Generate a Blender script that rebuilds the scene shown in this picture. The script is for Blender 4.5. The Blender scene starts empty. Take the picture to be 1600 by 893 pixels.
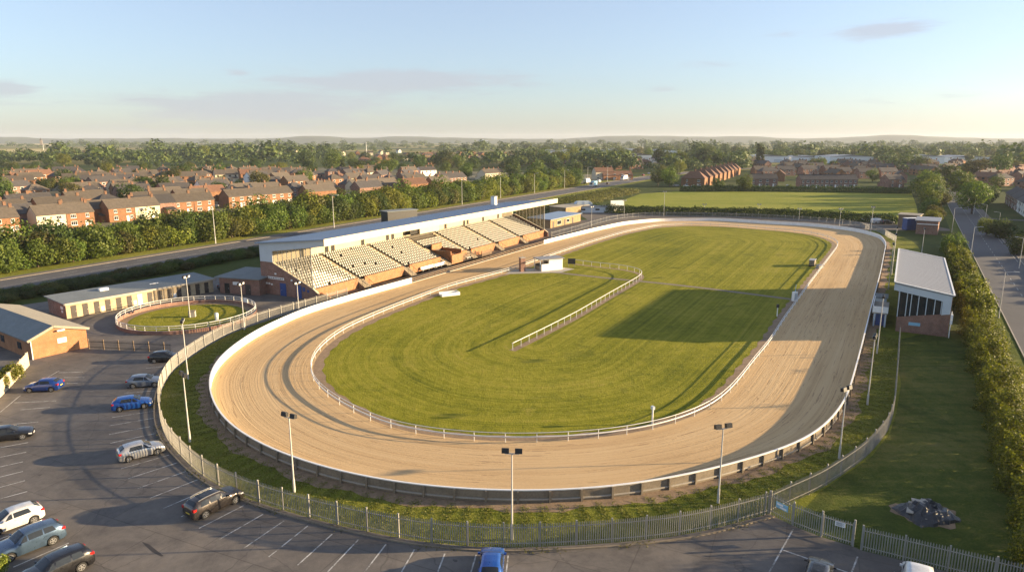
import bpy, math, random
import numpy as np
from math import sin, cos, pi, radians, hypot, atan2, sqrt
random.seed(7)
RNG = np.random.default_rng(7)
SC = bpy.context.scene
COL = SC.collection

# ------------------------------------------------------------------ site survey
CAM_H, FPX = 30.0, 1067.0
PITCH = math.atan(228.5 / FPX)

def G(u, v, z=0.0):
    """Where the line of sight through a survey point meets height z."""
    x = (u - 800) / FPX; y = (446.5 - v) / FPX
    dy = cos(PITCH) + y * sin(PITCH); dz = -sin(PITCH) + y * cos(PITCH)
    t = (z - CAM_H) / dz
    return (x * t, dy * t)

# ------------------------------------------------------------------ mesh helpers
class MB:
    def __init__(s): s.v = []; s.f = []; s.m = []; s.off = (0, 0, 0)
    def poly(s, pts, m=0):
        i = len(s.v); s.v += [tuple(p) for p in pts]; s.f.append(tuple(range(i, i + len(pts)))); s.m.append(m)
    def box(s, x0, y0, z0, x1, y1, z1, m=0):
        i = len(s.v)
        s.v += [(x0,y0,z0),(x1,y0,z0),(x1,y1,z0),(x0,y1,z0),(x0,y0,z1),(x1,y0,z1),(x1,y1,z1),(x0,y1,z1)]
        for q in ((0,3,2,1),(4,5,6,7),(0,1,5,4),(1,2,6,5),(2,3,7,6),(3,0,4,7)):
            s.f.append(tuple(i + k for k in q)); s.m.append(m)
        return s
    def bar(s, p, q, w, h, m=0, ext=0.0):
        """box section w wide, h high, running from p to q (p, q on its centre line)."""
        p = np.array(p, float); q = np.array(q, float); d = q - p; L = np.linalg.norm(d)
        if L < 1e-6: return s
        d /= L; p = p - d * ext; q = q + d * ext
        up = np.array([0, 0, 1.0]) if abs(d[2]) < .95 else np.array([0, 1.0, 0])
        r = np.cross(d, up); r /= np.linalg.norm(r); u = np.cross(r, d)
        i = len(s.v)
        for e in (p, q):
            for a, b in ((-1,-1),(1,-1),(1,1),(-1,1)):
                s.v.append(tuple(e + r * a * w / 2 + u * b * h / 2))
        for k in ((0,1,2,3),(7,6,5,4),(0,4,5,1),(1,5,6,2),(2,6,7,3),(3,7,4,0)):
            s.f.append(tuple(i + j for j in k)); s.m.append(m)
        return s
    def tube(s, p, q, r0, r1=None, n=8, m=0, caps=True):
        r1 = r0 if r1 is None else r1
        p = np.array(p, float); q = np.array(q, float); d = q - p; L = np.linalg.norm(d)
        if L < 1e-6: return s
        d /= L
        up = np.array([0, 0, 1.0]) if abs(d[2]) < .9 else np.array([1.0, 0, 0])
        a = np.cross(d, up); a /= np.linalg.norm(a); b = np.cross(d, a)
        i = len(s.v)
        for e, r in ((p, r0), (q, r1)):
            for k in range(n):
                t = 2 * pi * k / n
                s.v.append(tuple(e + r * (cos(t) * a + sin(t) * b)))
        for k in range(n):
            k2 = (k + 1) % n
            s.f.append((i + k, i + n + k, i + n + k2, i + k2)); s.m.append(m)
        if caps:
            s.f.append(tuple(i + k for k in range(n))); s.m.append(m)
            s.f.append(tuple(i + n + k for k in range(n - 1, -1, -1))); s.m.append(m)
        return s
    def prism(s, out, axis, a0, a1, m=0):
        """extrude a 2-D outline along axis 'x','y' or 'z' from a0 to a1."""
        def mk(p, a):
            return {'x': (a, p[0], p[1]), 'y': (p[0], a, p[1]), 'z': (p[0], p[1], a)}[axis]
        n = len(out); i = len(s.v)
        s.v += [mk(p, a0) for p in out] + [mk(p, a1) for p in out]
        s.f.append(tuple(range(i + n - 1, i - 1, -1))); s.m.append(m)
        s.f.append(tuple(range(i + n, i + 2 * n))); s.m.append(m)
        for k in range(n):
            k2 = (k + 1) % n
            s.f.append((i + k, i + k2, i + n + k2, i + n + k)); s.m.append(m)
        return s
    def mesh(s, name, mats, smooth=False, fix=True):
        me = bpy.data.meshes.new(name)
        me.from_pydata(s.v, [], s.f)
        for mt in (mats if isinstance(mats, (list, tuple)) else [mats]): me.materials.append(mt)
        me.polygons.foreach_set('material_index', s.m)
        if smooth: me.polygons.foreach_set('use_smooth', [True] * len(s.f))
        if fix:
            import bmesh
            bm = bmesh.new(); bm.from_mesh(me); bmesh.ops.recalc_face_normals(bm, faces=bm.faces); bm.to_mesh(me); bm.free()
        me.update(); return me
    def build(s, name, mats, parent=None, loc=(0,0,0), rz=0, smooth=False, fix=True):
        return link(name, s.mesh(name, mats, smooth, fix), parent, loc, rz)

def link(name, me, parent=None, loc=(0,0,0), rz=0):
    o = bpy.data.objects.new(name, me); COL.objects.link(o)
    o.location = loc; o.rotation_euler = (0, 0, rz)
    if parent is not None: o.parent = parent
    return o

def tag(o, label, cat, group=None, kind=None):
    o['label'] = label; o['category'] = cat
    if group: o['group'] = group
    if kind: o['kind'] = kind
    return o
def thing(name, label, cat, loc=(0,0,0), rz=0, group=None):
    return tag(link(name, None, None, loc, rz), label, cat, group)
def struct(o, label=None, cat=None):
    o['kind'] = 'structure'
    if label: o['label'] = label
    if cat: o['category'] = cat
    return o
def dup(o, parent=None):
    c = o.copy(); COL.objects.link(c)
    if parent is not None: c.parent = parent
    for ch in list(o.children): dup(ch, c)
    return c
def placed(o, loc, rz=0, label=None, group=None, scale=None):
    o.location = loc; o.rotation_euler = (0, 0, rz)
    if label: o['label'] = label
    if group: o['group'] = group
    if scale is not None: o.scale = scale if isinstance(scale, tuple) else (scale,) * 3
    return o
def npmesh(name, V, Q, mat, smooth=False):
    """quads from numpy arrays"""
    me = bpy.data.meshes.new(name); n = len(Q); k = Q.shape[1]
    me.vertices.add(len(V)); me.vertices.foreach_set('co', np.asarray(V, np.float32).ravel())
    me.loops.add(n * k); me.loops.foreach_set('vertex_index', np.asarray(Q, np.int32).ravel())
    me.polygons.add(n); me.polygons.foreach_set('loop_start', np.arange(0, n * k, k, dtype=np.int32))
    me.polygons.foreach_set('loop_total', np.full(n, k, np.int32))
    me.materials.append(mat)
    if smooth: me.polygons.foreach_set('use_smooth', np.ones(n, bool))
    me.update(calc_edges=True); me.validate(); return me

# ------------------------------------------------------------------ materials
def new_mat(name):
    m = bpy.data.materials.new(name); m.use_nodes = True
    nt = m.node_tree; b = nt.nodes['Principled BSDF']; return m, nt, b
def nd(nt, t, **kw):
    n = nt.nodes.new(t)
    for k, v in kw.items():
        if k.startswith('i_'):
            key = k[2:]; key = int(key) if key.isdigit() else key.replace('_', ' ')
            n.inputs[key].default_value = v
        else: setattr(n, k, v)
    return n
def ramp(nt, fac, stops):
    r = nt.nodes.new('ShaderNodeValToRGB'); e = r.color_ramp.elements
    while len(e) > 1: e.remove(e[-1])
    e[0].position = stops[0][0]; c = stops[0][1]; e[0].color = (*c, 1) if len(c) == 3 else c
    for p, c in stops[1:]:
        x = e.new(p); x.color = (*c, 1) if len(c) == 3 else c
    nt.links.new(fac, r.inputs[0]); return r.outputs[0]
def noise(nt, vec, scale, detail=4, rough=.6, dist=0):
    n = nd(nt, 'ShaderNodeTexNoise', i_Scale=scale, i_Detail=detail, i_Roughness=rough, i_Distortion=dist)
    if vec is not None: nt.links.new(vec, n.inputs['Vector'])
    return n.outputs['Fac']
def mixc(nt, fac, a, b, mode='MIX'):
    n = nd(nt, 'ShaderNodeMix', data_type='RGBA', blend_type=mode)
    for s, v in ((n.inputs[0], fac), (n.inputs[6], a), (n.inputs[7], b)):
        if isinstance(v, (int, float)): s.default_value = v
        elif isinstance(v, tuple): s.default_value = (*v, 1) if len(v) == 3 else v
        else: nt.links.new(v, s)
    return n.outputs[2]
def math_(nt, op, a, b=None, c=None):
    n = nd(nt, 'ShaderNodeMath', operation=op)
    for s, v in zip(n.inputs, (a, b, c)):
        if v is None: continue
        if isinstance(v, (int, float)): s.default_value = v
        else: nt.links.new(v, s)
    return n.outputs[0]
def coords(nt, which='Object', scale=None, rot=None):
    tc = nt.nodes.new('ShaderNodeTexCoord'); out = tc.outputs[which]
    if scale is not None or rot is not None:
        mp = nt.nodes.new('ShaderNodeMapping')
        if scale is not None: mp.inputs['Scale'].default_value = scale
        if rot is not None: mp.inputs['Rotation'].default_value = rot
        nt.links.new(out, mp.inputs['Vector']); out = mp.outputs[0]
    return out
def bump(nt, b, h, strength=.3, dist=.05):
    n = nd(nt, 'ShaderNodeBump', i_Strength=strength, i_Distance=dist)
    nt.links.new(h, n.inputs['Height']); nt.links.new(n.outputs[0], b.inputs['Normal'])
def plain(name, col, rough=.6, var=.18, scale=1.5, metal=0.0, spec=None, bumpy=0.0, fine=None):
    m, nt, b = new_mat(name)
    v = coords(nt)
    f = noise(nt, v, scale, 5, .65)
    lo = tuple(c * (1 - var) for c in col); hi = tuple(min(1, c * (1 + var)) for c in col)
    c = ramp(nt, f, [(.3, lo), (.7, hi)])
    if fine:
        g = noise(nt, v, fine, 3, .7)
        c = mixc(nt, .5, c, ramp(nt, g, [(.3, lo), (.7, hi)]))
    nt.links.new(c, b.inputs['Base Color'])
    b.inputs['Roughness'].default_value = rough; b.inputs['Metallic'].default_value = metal
    if spec is not None: b.inputs['Specular IOR Level'].default_value = spec
    if bumpy: bump(nt, b, noise(nt, v, (fine or scale) * 2, 4), bumpy, .03)
    return m

def brick_mat(name, c1, c2, mortar=(.35,.31,.27)):
    m, nt, b = new_mat(name)
    geo = nt.nodes.new('ShaderNodeNewGeometry'); tc = nt.nodes.new('ShaderNodeTexCoord')
    sep = nt.nodes.new('ShaderNodeSeparateXYZ'); nt.links.new(tc.outputs['Object'], sep.inputs[0])
    h = math_(nt, 'ADD', sep.outputs[0], sep.outputs[1])
    cmb = nt.nodes.new('ShaderNodeCombineXYZ'); nt.links.new(h, cmb.inputs[0]); nt.links.new(sep.outputs[2], cmb.inputs[1])
    br = nd(nt, 'ShaderNodeTexBrick', i_Scale=1.0, i_Mortar_Size=.008, i_Brick_Width=.23, i_Row_Height=.078, i_Color1=(*c1,1), i_Color2=(*c2,1), i_Mortar=(*mortar,1))
    nt.links.new(cmb.outputs[0], br.inputs['Vector'])
    f = noise(nt, tc.outputs['Object'], .8, 6, .65)
    c = mixc(nt, 1.0, br.outputs[0], ramp(nt, f, [(.25, (.62,.62,.62)), (.7, (1.1,1.1,1.1))]), 'MULTIPLY')
    nt.links.new(c, b.inputs['Base Color']); b.inputs['Roughness'].default_value = .9
    return m

def roof_mat(name, col, ribs=3.0, moss=(.10,.10,.06)):
    m, nt, b = new_mat(name)
    tc = nt.nodes.new('ShaderNodeTexCoord'); sep = nt.nodes.new('ShaderNodeSeparateXYZ'); nt.links.new(tc.outputs['Object'], sep.inputs[0])
    f = noise(nt, tc.outputs['Object'], .9, 6, .7)
    oi = nt.nodes.new('ShaderNodeObjectInfo')
    c = ramp(nt, f, [(.3, tuple(x*.72 for x in col)), (.6, tuple(x*1.15 for x in col)), (.8, moss)])
    hs = nd(nt, 'ShaderNodeHueSaturation'); nt.links.new(c, hs.inputs['Color'])
    nt.links.new(math_(nt, 'MULTIPLY_ADD', oi.outputs['Random'], .5, .75), hs.inputs['Value'])
    rows = math_(nt, 'FRACT', math_(nt, 'MULTIPLY', sep.outputs[2], 4.5))
    c2 = mixc(nt, math_(nt, 'MULTIPLY', math_(nt, 'LESS_THAN', rows, .2), .3), hs.outputs[0], tuple(x*.4 for x in col))
    nt.links.new(c2, b.inputs['Base Color']); b.inputs['Roughness'].default_value = .85
    return m

def foliage_mat(name, dark, light, tip, trans=.35):
    m = bpy.data.materials.new(name); m.use_nodes = True; nt = m.node_tree
    b = nt.nodes['Principled BSDF']; out = nt.nodes['Material Output']
    geo = nt.nodes.new('ShaderNodeNewGeometry'); oi = nt.nodes.new('ShaderNodeObjectInfo')
    r = geo.outputs['Random Per Island']
    f = noise(nt, coords(nt), .45, 3)
    f2 = math_(nt, 'ADD', math_(nt, 'MULTIPLY', r, .55), math_(nt, 'MULTIPLY', f, .5))
    c = ramp(nt, f2, [(.15, dark), (.55, light), (.95, tip)])
    hs = nd(nt, 'ShaderNodeHueSaturation'); nt.links.new(c, hs.inputs['Color'])
    nt.links.new(math_(nt, 'MULTIPLY_ADD', oi.outputs['Random'], .035, .4825), hs.inputs['Hue'])
    nt.links.new(math_(nt, 'MULTIPLY_ADD', oi.outputs['Random'], .45, .78), hs.inputs['Value'])
    nt.links.new(hs.outputs[0], b.inputs['Base Color']); b.inputs['Roughness'].default_value = .6
    b.inputs['Specular IOR Level'].default_value = .25
    tr = nt.nodes.new('ShaderNodeBsdfTranslucent'); nt.links.new(mixc(nt, 1.0, hs.outputs[0], (1.3,1.35,.7), 'MULTIPLY'), tr.inputs[0])
    mx = nt.nodes.new('ShaderNodeMixShader'); mx.inputs[0].default_value = trans
    nt.links.new(b.outputs[0], mx.inputs[1]); nt.links.new(tr.outputs[0], mx.inputs[2]); nt.links.new(mx.outputs[0], out.inputs[0])
    return m

def grass_mat(name, dark, mid, light, stripes=None, dry=(.20,.17,.07)):
    m, nt, b = new_mat(name)
    v = coords(nt)
    f1 = noise(nt, v, .035, 5, .6, .4); f2 = noise(nt, v, .6, 5, .75); f3 = noise(nt, v, 5.0, 3, .8)
    f = math_(nt, 'ADD', math_(nt, 'MULTIPLY', f1, .45), math_(nt, 'ADD', math_(nt, 'MULTIPLY', f2, .35), math_(nt, 'MULTIPLY', f3, .25)))
    if stripes == 'uv':
        uv = nt.nodes.new('ShaderNodeUVMap'); mp = nt.nodes.new('ShaderNodeMapping'); mp.inputs['Scale'].default_value = (.006, 1, 1)
        nt.links.new(uv.outputs[0], mp.inputs[0])
        s1 = noise(nt, mp.outputs[0], .55, 3, .6); s2 = noise(nt, mp.outputs[0], 1.7, 3, .7)
        s = math_(nt, 'ADD', math_(nt, 'MULTIPLY', s1, .5), math_(nt, 'MULTIPLY', s2, .6))
        f = math_(nt, 'ADD', math_(nt, 'MULTIPLY', f, .75), math_(nt, 'MULTIPLY', math_(nt, 'SUBTRACT', s, .30), .55))
    elif stripes:
        mp = coords(nt, 'Object', scale=(stripes[0], stripes[1], 1), rot=(0, 0, stripes[2]))
        s = noise(nt, mp, 1.0, 3, .6)
        f = math_(nt, 'ADD', math_(nt, 'MULTIPLY', f, .8), math_(nt, 'MULTIPLY', s, .2))
    c = ramp(nt, f, [(.40, dark), (.50, mid), (.58, light), (.70, dry)])
    pt_ = math_(nt, 'ADD', math_(nt, 'MULTIPLY', noise(nt, v, .11, 5, .7, .5), .75), math_(nt, 'MULTIPLY', f3, .25))
    c = mixc(nt, ramp(nt, pt_, [(.60, (0,0,0)), (.69, (.75,.75,.75))]), c, dry)
    dk_ = noise(nt, v, .16, 5, .75, .8); c = mixc(nt, ramp(nt, dk_, [(.34, (.55,.55,.55)), (.44, (0,0,0))]), c, dark)
    nt.links.new(c, b.inputs['Base Color']); b.inputs['Roughness'].default_value = .95; b.inputs['Specular IOR Level'].default_value = .1
    hb = math_(nt, 'ADD', math_(nt, 'MULTIPLY', f3, .6), f2)
    bump(nt, b, hb, .9, .25)
    return m

M = {}
M['white'] = plain('white_paint', (.80,.79,.76), .5, .06, 2.0)
M['white_rail'] = plain('white_rail_plastic', (.60,.59,.56), .4, .12, 1.2)
M['white_board'] = plain('white_boarding', (.80,.79,.77), .5, .09, .9)
M['cream'] = plain('cream_cladding', (.56,.48,.34), .5, .06, .5)
M['pale_clad'] = plain('pale_blue_grey_cladding', (.50,.56,.60), .45, .05, .6)
M['roof_blue'] = plain('blue_grey_sheet_roof', (.19,.26,.36), .42, .10, .25, fine=.9)
M['roof_pale'] = plain('pale_grey_sheet_roof', (.23,.23,.235), .45, .06, .25, fine=1.2)
M['roof_felt'] = plain('grey_green_felt_roof', (.17,.19,.19), .8, .22, .35, fine=2.5)
M['roof_tan'] = plain('tan_felt_roof', (.30,.27,.21), .85, .18, .4, fine=2.5)
M['brick_orange'] = brick_mat('orange_brick', (.42,.16,.05), (.36,.13,.04), (.33,.25,.18))
M['brick_red'] = brick_mat('red_brown_brick', (.26,.105,.065), (.21,.085,.05))
M['brick_house'] = brick_mat('house_brick', (.28,.115,.042), (.23,.092,.034), (.22,.17,.12))
M['chimney'] = brick_mat('chimney_brick', (.19,.085,.045), (.15,.07,.035), (.18,.14,.10))
M['brick_tan'] = brick_mat('tan_brick', (.38,.25,.12), (.33,.21,.10), (.26,.20,.13))
M['brick_cream'] = brick_mat('cream_brick', (.55,.43,.26), (.49,.37,.21))
M['render_cream'] = plain('cream_render', (.58,.50,.36), .9, .10, .7)
M['render_white'] = plain('white_render', (.74,.73,.70), .85, .07, .7)
M['tile_brown'] = roof_mat('brown_roof_tiles', (.088,.072,.056))
M['tile_dark'] = roof_mat('dark_slate_tiles', (.055,.050,.050))
M['tile_red'] = roof_mat('red_clay_tiles', (.15,.075,.045))
M['glass'] = plain('dark_window_glass', (.022,.026,.03), .08, .2, 1.0, spec=.4)
M['black'] = plain('black_paint', (.015,.015,.017), .5, .2, 3)
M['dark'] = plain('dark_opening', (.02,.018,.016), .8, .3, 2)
M['door_dark'] = plain('dark_brown_door', (.045,.035,.03), .55, .25, 2)
M['blue_door'] = plain('blue_paint', (.02,.06,.22), .45, .12, 2)
M['steel'] = plain('galvanised_steel', (.36,.36,.35), .5, .16, 3.0, metal=.25)
M['pale_steel'] = plain('weathered_palisade_steel', (.30,.285,.25), .6, .20, 1.2)
M['pole'] = plain('pale_pole_paint', (.50,.48,.44), .45, .12, 1.0)
M['concrete'] = plain('concrete', (.36,.33,.28), .9, .18, 1.2, fine=8, bumpy=.2)
M['concrete_dark'] = plain('weathered_concrete_panel', (.215,.175,.125), .9, .35, .8, fine=6, bumpy=.3)
M['tarmac'] = plain('apron_tarmac', (.115,.095,.075), .9, .25, .25, fine=6, bumpy=.2)
M['timber'] = plain('weathered_timber', (.22,.155,.10), .85, .25, 2)
M['line'] = plain('worn_white_line', (.62,.60,.56), .7, .25, 2.0, fine=9)
M['seat'] = plain('grey_white_seat_plastic', (.50,.48,.42), .45, .08, 3)
M['tyre'] = plain('tyre_rubber', (.018,.018,.018), .85, .2, 5)
M['alloy'] = plain('alloy_wheel', (.42,.42,.42), .3, .15, 6, metal=.7)
M['redlamp'] = plain('red_lamp', (.38,.015,.012), .2, .1, 5, spec=.7)
M['lamp_clear'] = plain('clear_lamp', (.65,.66,.66), .15, .1, 5, spec=.8)
M['plate_y'] = plain('yellow_plate', (.62,.46,.05), .5, .05, 5)
M['blue_sign'] = plain('pale_blue_sign', (.25,.48,.62), .5, .06, 5)
M['bark'] = plain('bark', (.09,.065,.045), .95, .3, 2.5, bumpy=.4)
M['step_dark'] = plain('terrace_concrete_gap_shade', (.085,.072,.055), .9, .25, .8, fine=4)  # terrace floor darkened in colour to stand for shade between the seats
M['path'] = plain('trodden_grey_path', (.19,.155,.11), .95, .3, .5, fine=4)
M['stair'] = plain('tan_concrete_step', (.42,.35,.24), .9, .15, .7, fine=4)
M['mesh_glass'] = plain('glazing_bar_steel', (.33,.31,.26), .5, .15, 2)
M['tan_wall'] = plain('tan_rear_wall', (.52,.44,.30), .8, .10, .5)
M['rubber_black'] = plain('black_plastic_sheet', (.03,.032,.036), .38, .5, 1.2, fine=4)
M['container_blue'] = plain('blue_container', (.035,.075,.22), .5, .2, 1.2)
M['shed_brown'] = plain('brown_shed_boards', (.20,.14,.085), .85, .2, 1.2)
M['shed_white'] = plain('white_warehouse_sheet', (.74,.76,.78), .4, .05, .05)
M['leaf_a'] = foliage_mat('leaf_mid_green', (.035,.058,.010), (.095,.135,.020), (.175,.20,.036))
M['leaf_b'] = foliage_mat('leaf_dark_green', (.020,.038,.010), (.055,.085,.018), (.11,.135,.03))
M['leaf_c'] = foliage_mat('leaf_yellow_green', (.06,.075,.010), (.155,.175,.020), (.25,.24,.036))
M['leaf_d'] = foliage_mat('leaf_olive', (.040,.046,.012), (.105,.105,.026), (.17,.155,.045))
M['hedge'] = foliage_mat('hedge_leaf', (.032,.050,.006), (.125,.150,.014), (.26,.255,.024))
M['far_leaf'] = foliage_mat('far_wood_leaf', (.026,.043,.012), (.066,.090,.022), (.135,.145,.036), .2)
M['blade'] = foliage_mat('rough_grass_blade', (.09,.11,.018), (.17,.18,.03), (.28,.24,.08), .3)

def glass_thin(name, tint, alpha):
    m, nt, b = new_mat(name)
    b.inputs['Base Color'].default_value = (*tint, 1); b.inputs['Roughness'].default_value = .08
    b.inputs['Alpha'].default_value = alpha; b.inputs['Specular IOR Level'].default_value = .6
    f = noise(nt, coords(nt), .6, 3); nt.links.new(ramp(nt, f, [(.3, tuple(x*.8 for x in tint)), (.7, tint)]), b.inputs['Base Color'])
    return m
M['screen'] = glass_thin('dusty_screen_glass', (.36,.31,.18), .38)

def car_paint(name, col, metal=.35):
    m, nt, b = new_mat(name)
    b.inputs['Roughness'].default_value = .28; b.inputs['Metallic'].default_value = metal
    b.inputs['Coat Weight'].default_value = .8; b.inputs['Coat Roughness'].default_value = .06
    f = noise(nt, coords(nt), 2.2, 5, .7)
    nt.links.new(ramp(nt, f, [(.3, tuple(c*.82 for c in col)), (.7, tuple(min(1, c*1.08) for c in col))]), b.inputs['Base Color'])
    g = noise(nt, coords(nt), 7, 4); nt.links.new(math_(nt, 'MULTIPLY_ADD', g, .25, .18), b.inputs['Roughness'])
    return m

def asphalt_mat():
    m, nt, b = new_mat('worn_asphalt')
    v = coords(nt)
    f1 = noise(nt, v, .09, 5, .65, .3); f2 = noise(nt, v, 1.3, 5, .7); f3 = noise(nt, v, 14, 3, .7)
    f = math_(nt, 'ADD', math_(nt, 'MULTIPLY', f1, .5), math_(nt, 'ADD', math_(nt, 'MULTIPLY', f2, .3), math_(nt, 'MULTIPLY', f3, .2)))
    c = ramp(nt, f, [(.32, (.082,.073,.065)), (.5, (.128,.114,.101)), (.68, (.175,.157,.138))])
    bk = nd(nt, 'ShaderNodeTexBrick', i_Scale=.09, i_Color1=(.78,.79,.82,1), i_Color2=(1.08,1.07,1.05,1), i_Mortar=(.62,.60,.58,1), i_Mortar_Size=.004, i_Brick_Width=.9, i_Row_Height=.42); bm_ = coords(nt, 'Object', rot=(0, 0, radians(24))); nt.links.new(bm_, bk.inputs['Vector'])
    c = mixc(nt, .75, c, bk.outputs[0], 'MULTIPLY')
    st_ = noise(nt, v, .22, 6, .75, .5); c = mixc(nt, 1.0, c, ramp(nt, st_, [(.35, (.70,.70,.72)), (.5, (1,1,1)), (.66, (1.2,1.17,1.12))]), 'MULTIPLY')
    vo = nd(nt, 'ShaderNodeTexVoronoi', feature='DISTANCE_TO_EDGE', i_Scale=.11)
    wv = nt.nodes.new('ShaderNodeVectorMath'); wv.operation = 'ADD'
    nz = nd(nt, 'ShaderNodeTexNoise', i_Scale=.35, i_Detail=4.0); nt.links.new(v, nz.inputs['Vector'])
    sc = nt.nodes.new('ShaderNodeVectorMath'); sc.operation = 'SCALE'; sc.inputs['Scale'].default_value = 1.4
    nt.links.new(nz.outputs['Color'], sc.inputs[0]); nt.links.new(v, wv.inputs[0]); nt.links.new(sc.outputs[0], wv.inputs[1])
    nt.links.new(wv.outputs[0], vo.inputs['Vector'])
    crack = math_(nt, 'LESS_THAN', vo.outputs['Distance'], .004)
    c = mixc(nt, math_(nt, 'MULTIPLY', crack, .3), c, (.028,.025,.023))
    sp = noise(nt, v, .55, 2, .5); c = mixc(nt, math_(nt, 'MULTIPLY', math_(nt, 'GREATER_THAN', sp, .735), .6), c, (.030,.027,.026))
    nt.links.new(c, b.inputs['Base Color']); b.inputs['Roughness'].default_value = .88
    bump(nt, b, f3, .35, .02); return m
def worn_line():
    m, nt, b = new_mat('worn_white_line'); v = coords(nt)
    f = math_(nt, 'ADD', math_(nt, 'MULTIPLY', noise(nt, v, 1.1, 4, .7), .6), math_(nt, 'MULTIPLY', noise(nt, v, 11, 4, .8), .4))
    nt.links.new(ramp(nt, f, [(.42, (.15,.135,.12)), (.50, (.42,.41,.38)), (.62, (.60,.59,.56))]), b.inputs['Base Color']); b.inputs['Roughness'].default_value = .8; return m
M['line'] = worn_line()
M['asphalt'] = asphalt_mat()
M['road'] = plain('road_asphalt', (.085,.083,.085), .85, .22, .12, fine=4)
M['pavement'] = plain('pavement_slabs', (.15,.13,.11), .9, .15, .5, fine=5)

def sand_mat():
    m, nt, b = new_mat('track_sand')
    uv = nt.nodes.new('ShaderNodeUVMap')
    mp = nt.nodes.new('ShaderNodeMapping'); mp.inputs['Scale'].default_value = (.012, 1, 1); nt.links.new(uv.outputs[0], mp.inputs[0])
    s1 = noise(nt, mp.outputs[0], .9, 4, .7); s2 = noise(nt, mp.outputs[0], 3.2, 3, .7)
    mp2 = nt.nodes.new('ShaderNodeMapping'); mp2.inputs['Scale'].default_value = (.35, 1, 1); nt.links.new(uv.outputs[0], mp2.inputs[0])
    g = noise(nt, mp2.outputs[0], 2.2, 4, .8)
    v = coords(nt); big = noise(nt, v, .05, 4, .6); fine = noise(nt, v, 3.5, 4, .8)
    f = math_(nt, 'ADD', math_(nt, 'MULTIPLY', s1, .45), math_(nt, 'ADD', math_(nt, 'MULTIPLY', s2, .2), math_(nt, 'ADD', math_(nt, 'MULTIPLY', big, .22), math_(nt, 'MULTIPLY', fine, .13))))
    c = ramp(nt, f, [(.36, (.40,.268,.135)), (.48, (.535,.368,.192)), (.62, (.60,.435,.24))])
    # thin wheel and paw grooves running round the oval
    mp3 = nt.nodes.new('ShaderNodeMapping'); mp3.inputs['Scale'].default_value = (.02, 1, 1); nt.links.new(uv.outputs[0], mp3.inputs[0])
    gr = noise(nt, mp3.outputs[0], 1.35, 2, .5)
    band = math_(nt, 'LESS_THAN', math_(nt, 'ABSOLUTE', math_(nt, 'SUBTRACT', math_(nt, 'FRACT', math_(nt, 'MULTIPLY', gr, 7)), .5)), .05)
    speck = math_(nt, 'GREATER_THAN', g, .47)
    line = math_(nt, 'MULTIPLY', band, speck)
    c = mixc(nt, math_(nt, 'MULTIPLY', line, .6), c, (.23,.15,.085))
    nt.links.new(c, b.inputs['Base Color']); b.inputs['Roughness'].default_value = .95; b.inputs['Specular IOR Level'].default_value = .1
    wet = noise(nt, v, .035, 3, .5, .4); c = mixc(nt, 1.0, c, ramp(nt, wet, [(.38, (.86,.84,.82)), (.58, (1.04,1.04,1.04))]), 'MULTIPLY')
    h = math_(nt, 'SUBTRACT', math_(nt, 'ADD', s2, math_(nt, 'MULTIPLY', fine, .5)), math_(nt, 'MULTIPLY', line, .5))
    bump(nt, b, h, .35, .12); return m
M['sand'] = sand_mat()
M['grass_in'] = grass_mat('infield_grass', (.088,.104,.009), (.176,.178,.012), (.25,.235,.024), 'uv', (.30,.25,.06))
M['grass'] = grass_mat('mown_lawn', (.050,.072,.012), (.092,.115,.016), (.14,.15,.03), (.05, .9, radians(-30)))
M['grass_field'] = grass_mat('playing_field_grass', (.16,.19,.024), (.215,.235,.032), (.26,.265,.045), (.02, .10, 0))
M['dirt'] = plain('dry_soil', (.24,.165,.10), .95, .4, .6, fine=3, bumpy=.4)
M['verge'] = grass_mat('road_verge_grass', (.12,.14,.02), (.19,.20,.03), (.24,.23,.045))

def ground_mat():
    m, nt, b = new_mat('countryside')
    v = coords(nt)
    sep = nt.nodes.new('ShaderNodeSeparateXYZ'); nt.links.new(v, sep.inputs[0])
    f1 = noise(nt, v, .03, 5, .6); f2 = noise(nt, v, .8, 4, .7)
    f = math_(nt, 'ADD', math_(nt, 'MULTIPLY', f1, .6), math_(nt, 'MULTIPLY', f2, .4))
    near = ramp(nt, f, [(.35, (.030,.046,.010)), (.5, (.055,.075,.014)), (.68, (.10,.098,.030))])
    vo = nd(nt, 'ShaderNodeTexVoronoi', i_Scale=.0032); nt.links.new(v, vo.inputs['Vector'])
    sp = nt.nodes.new('ShaderNodeSeparateColor'); nt.links.new(vo.outputs['Color'], sp.inputs[0])
    field = ramp(nt, sp.outputs[0], [(0, (.05,.075,.018)), (.35, (.09,.115,.022)), (.6, (.16,.15,.04)), (.8, (.34,.27,.09)), (1, (.07,.10,.025))])
    d = nd(nt, 'ShaderNodeMapRange', i_1=700.0, i_2=1000.0); nt.links.new(sep.outputs[1], d.inputs[0])
    c = mixc(nt, d.outputs[0], near, field)
    nt.links.new(c, b.inputs['Base Color']); b.inputs['Roughness'].default_value = .95; b.inputs['Specular IOR Level'].default_value = .1
    bump(nt, b, f2, .6, .2); return m
M['ground'] = ground_mat()
M['garden'] = plain('gardens_and_yards', (.115,.105,.055), .95, .55, .06, fine=.5)
M['wheat'] = plain('ripe_field', (.42,.33,.10), .95, .12, .02)
M['hill'] = plain('distant_hills', (.055,.075,.035), .95, .35, .004)

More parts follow.
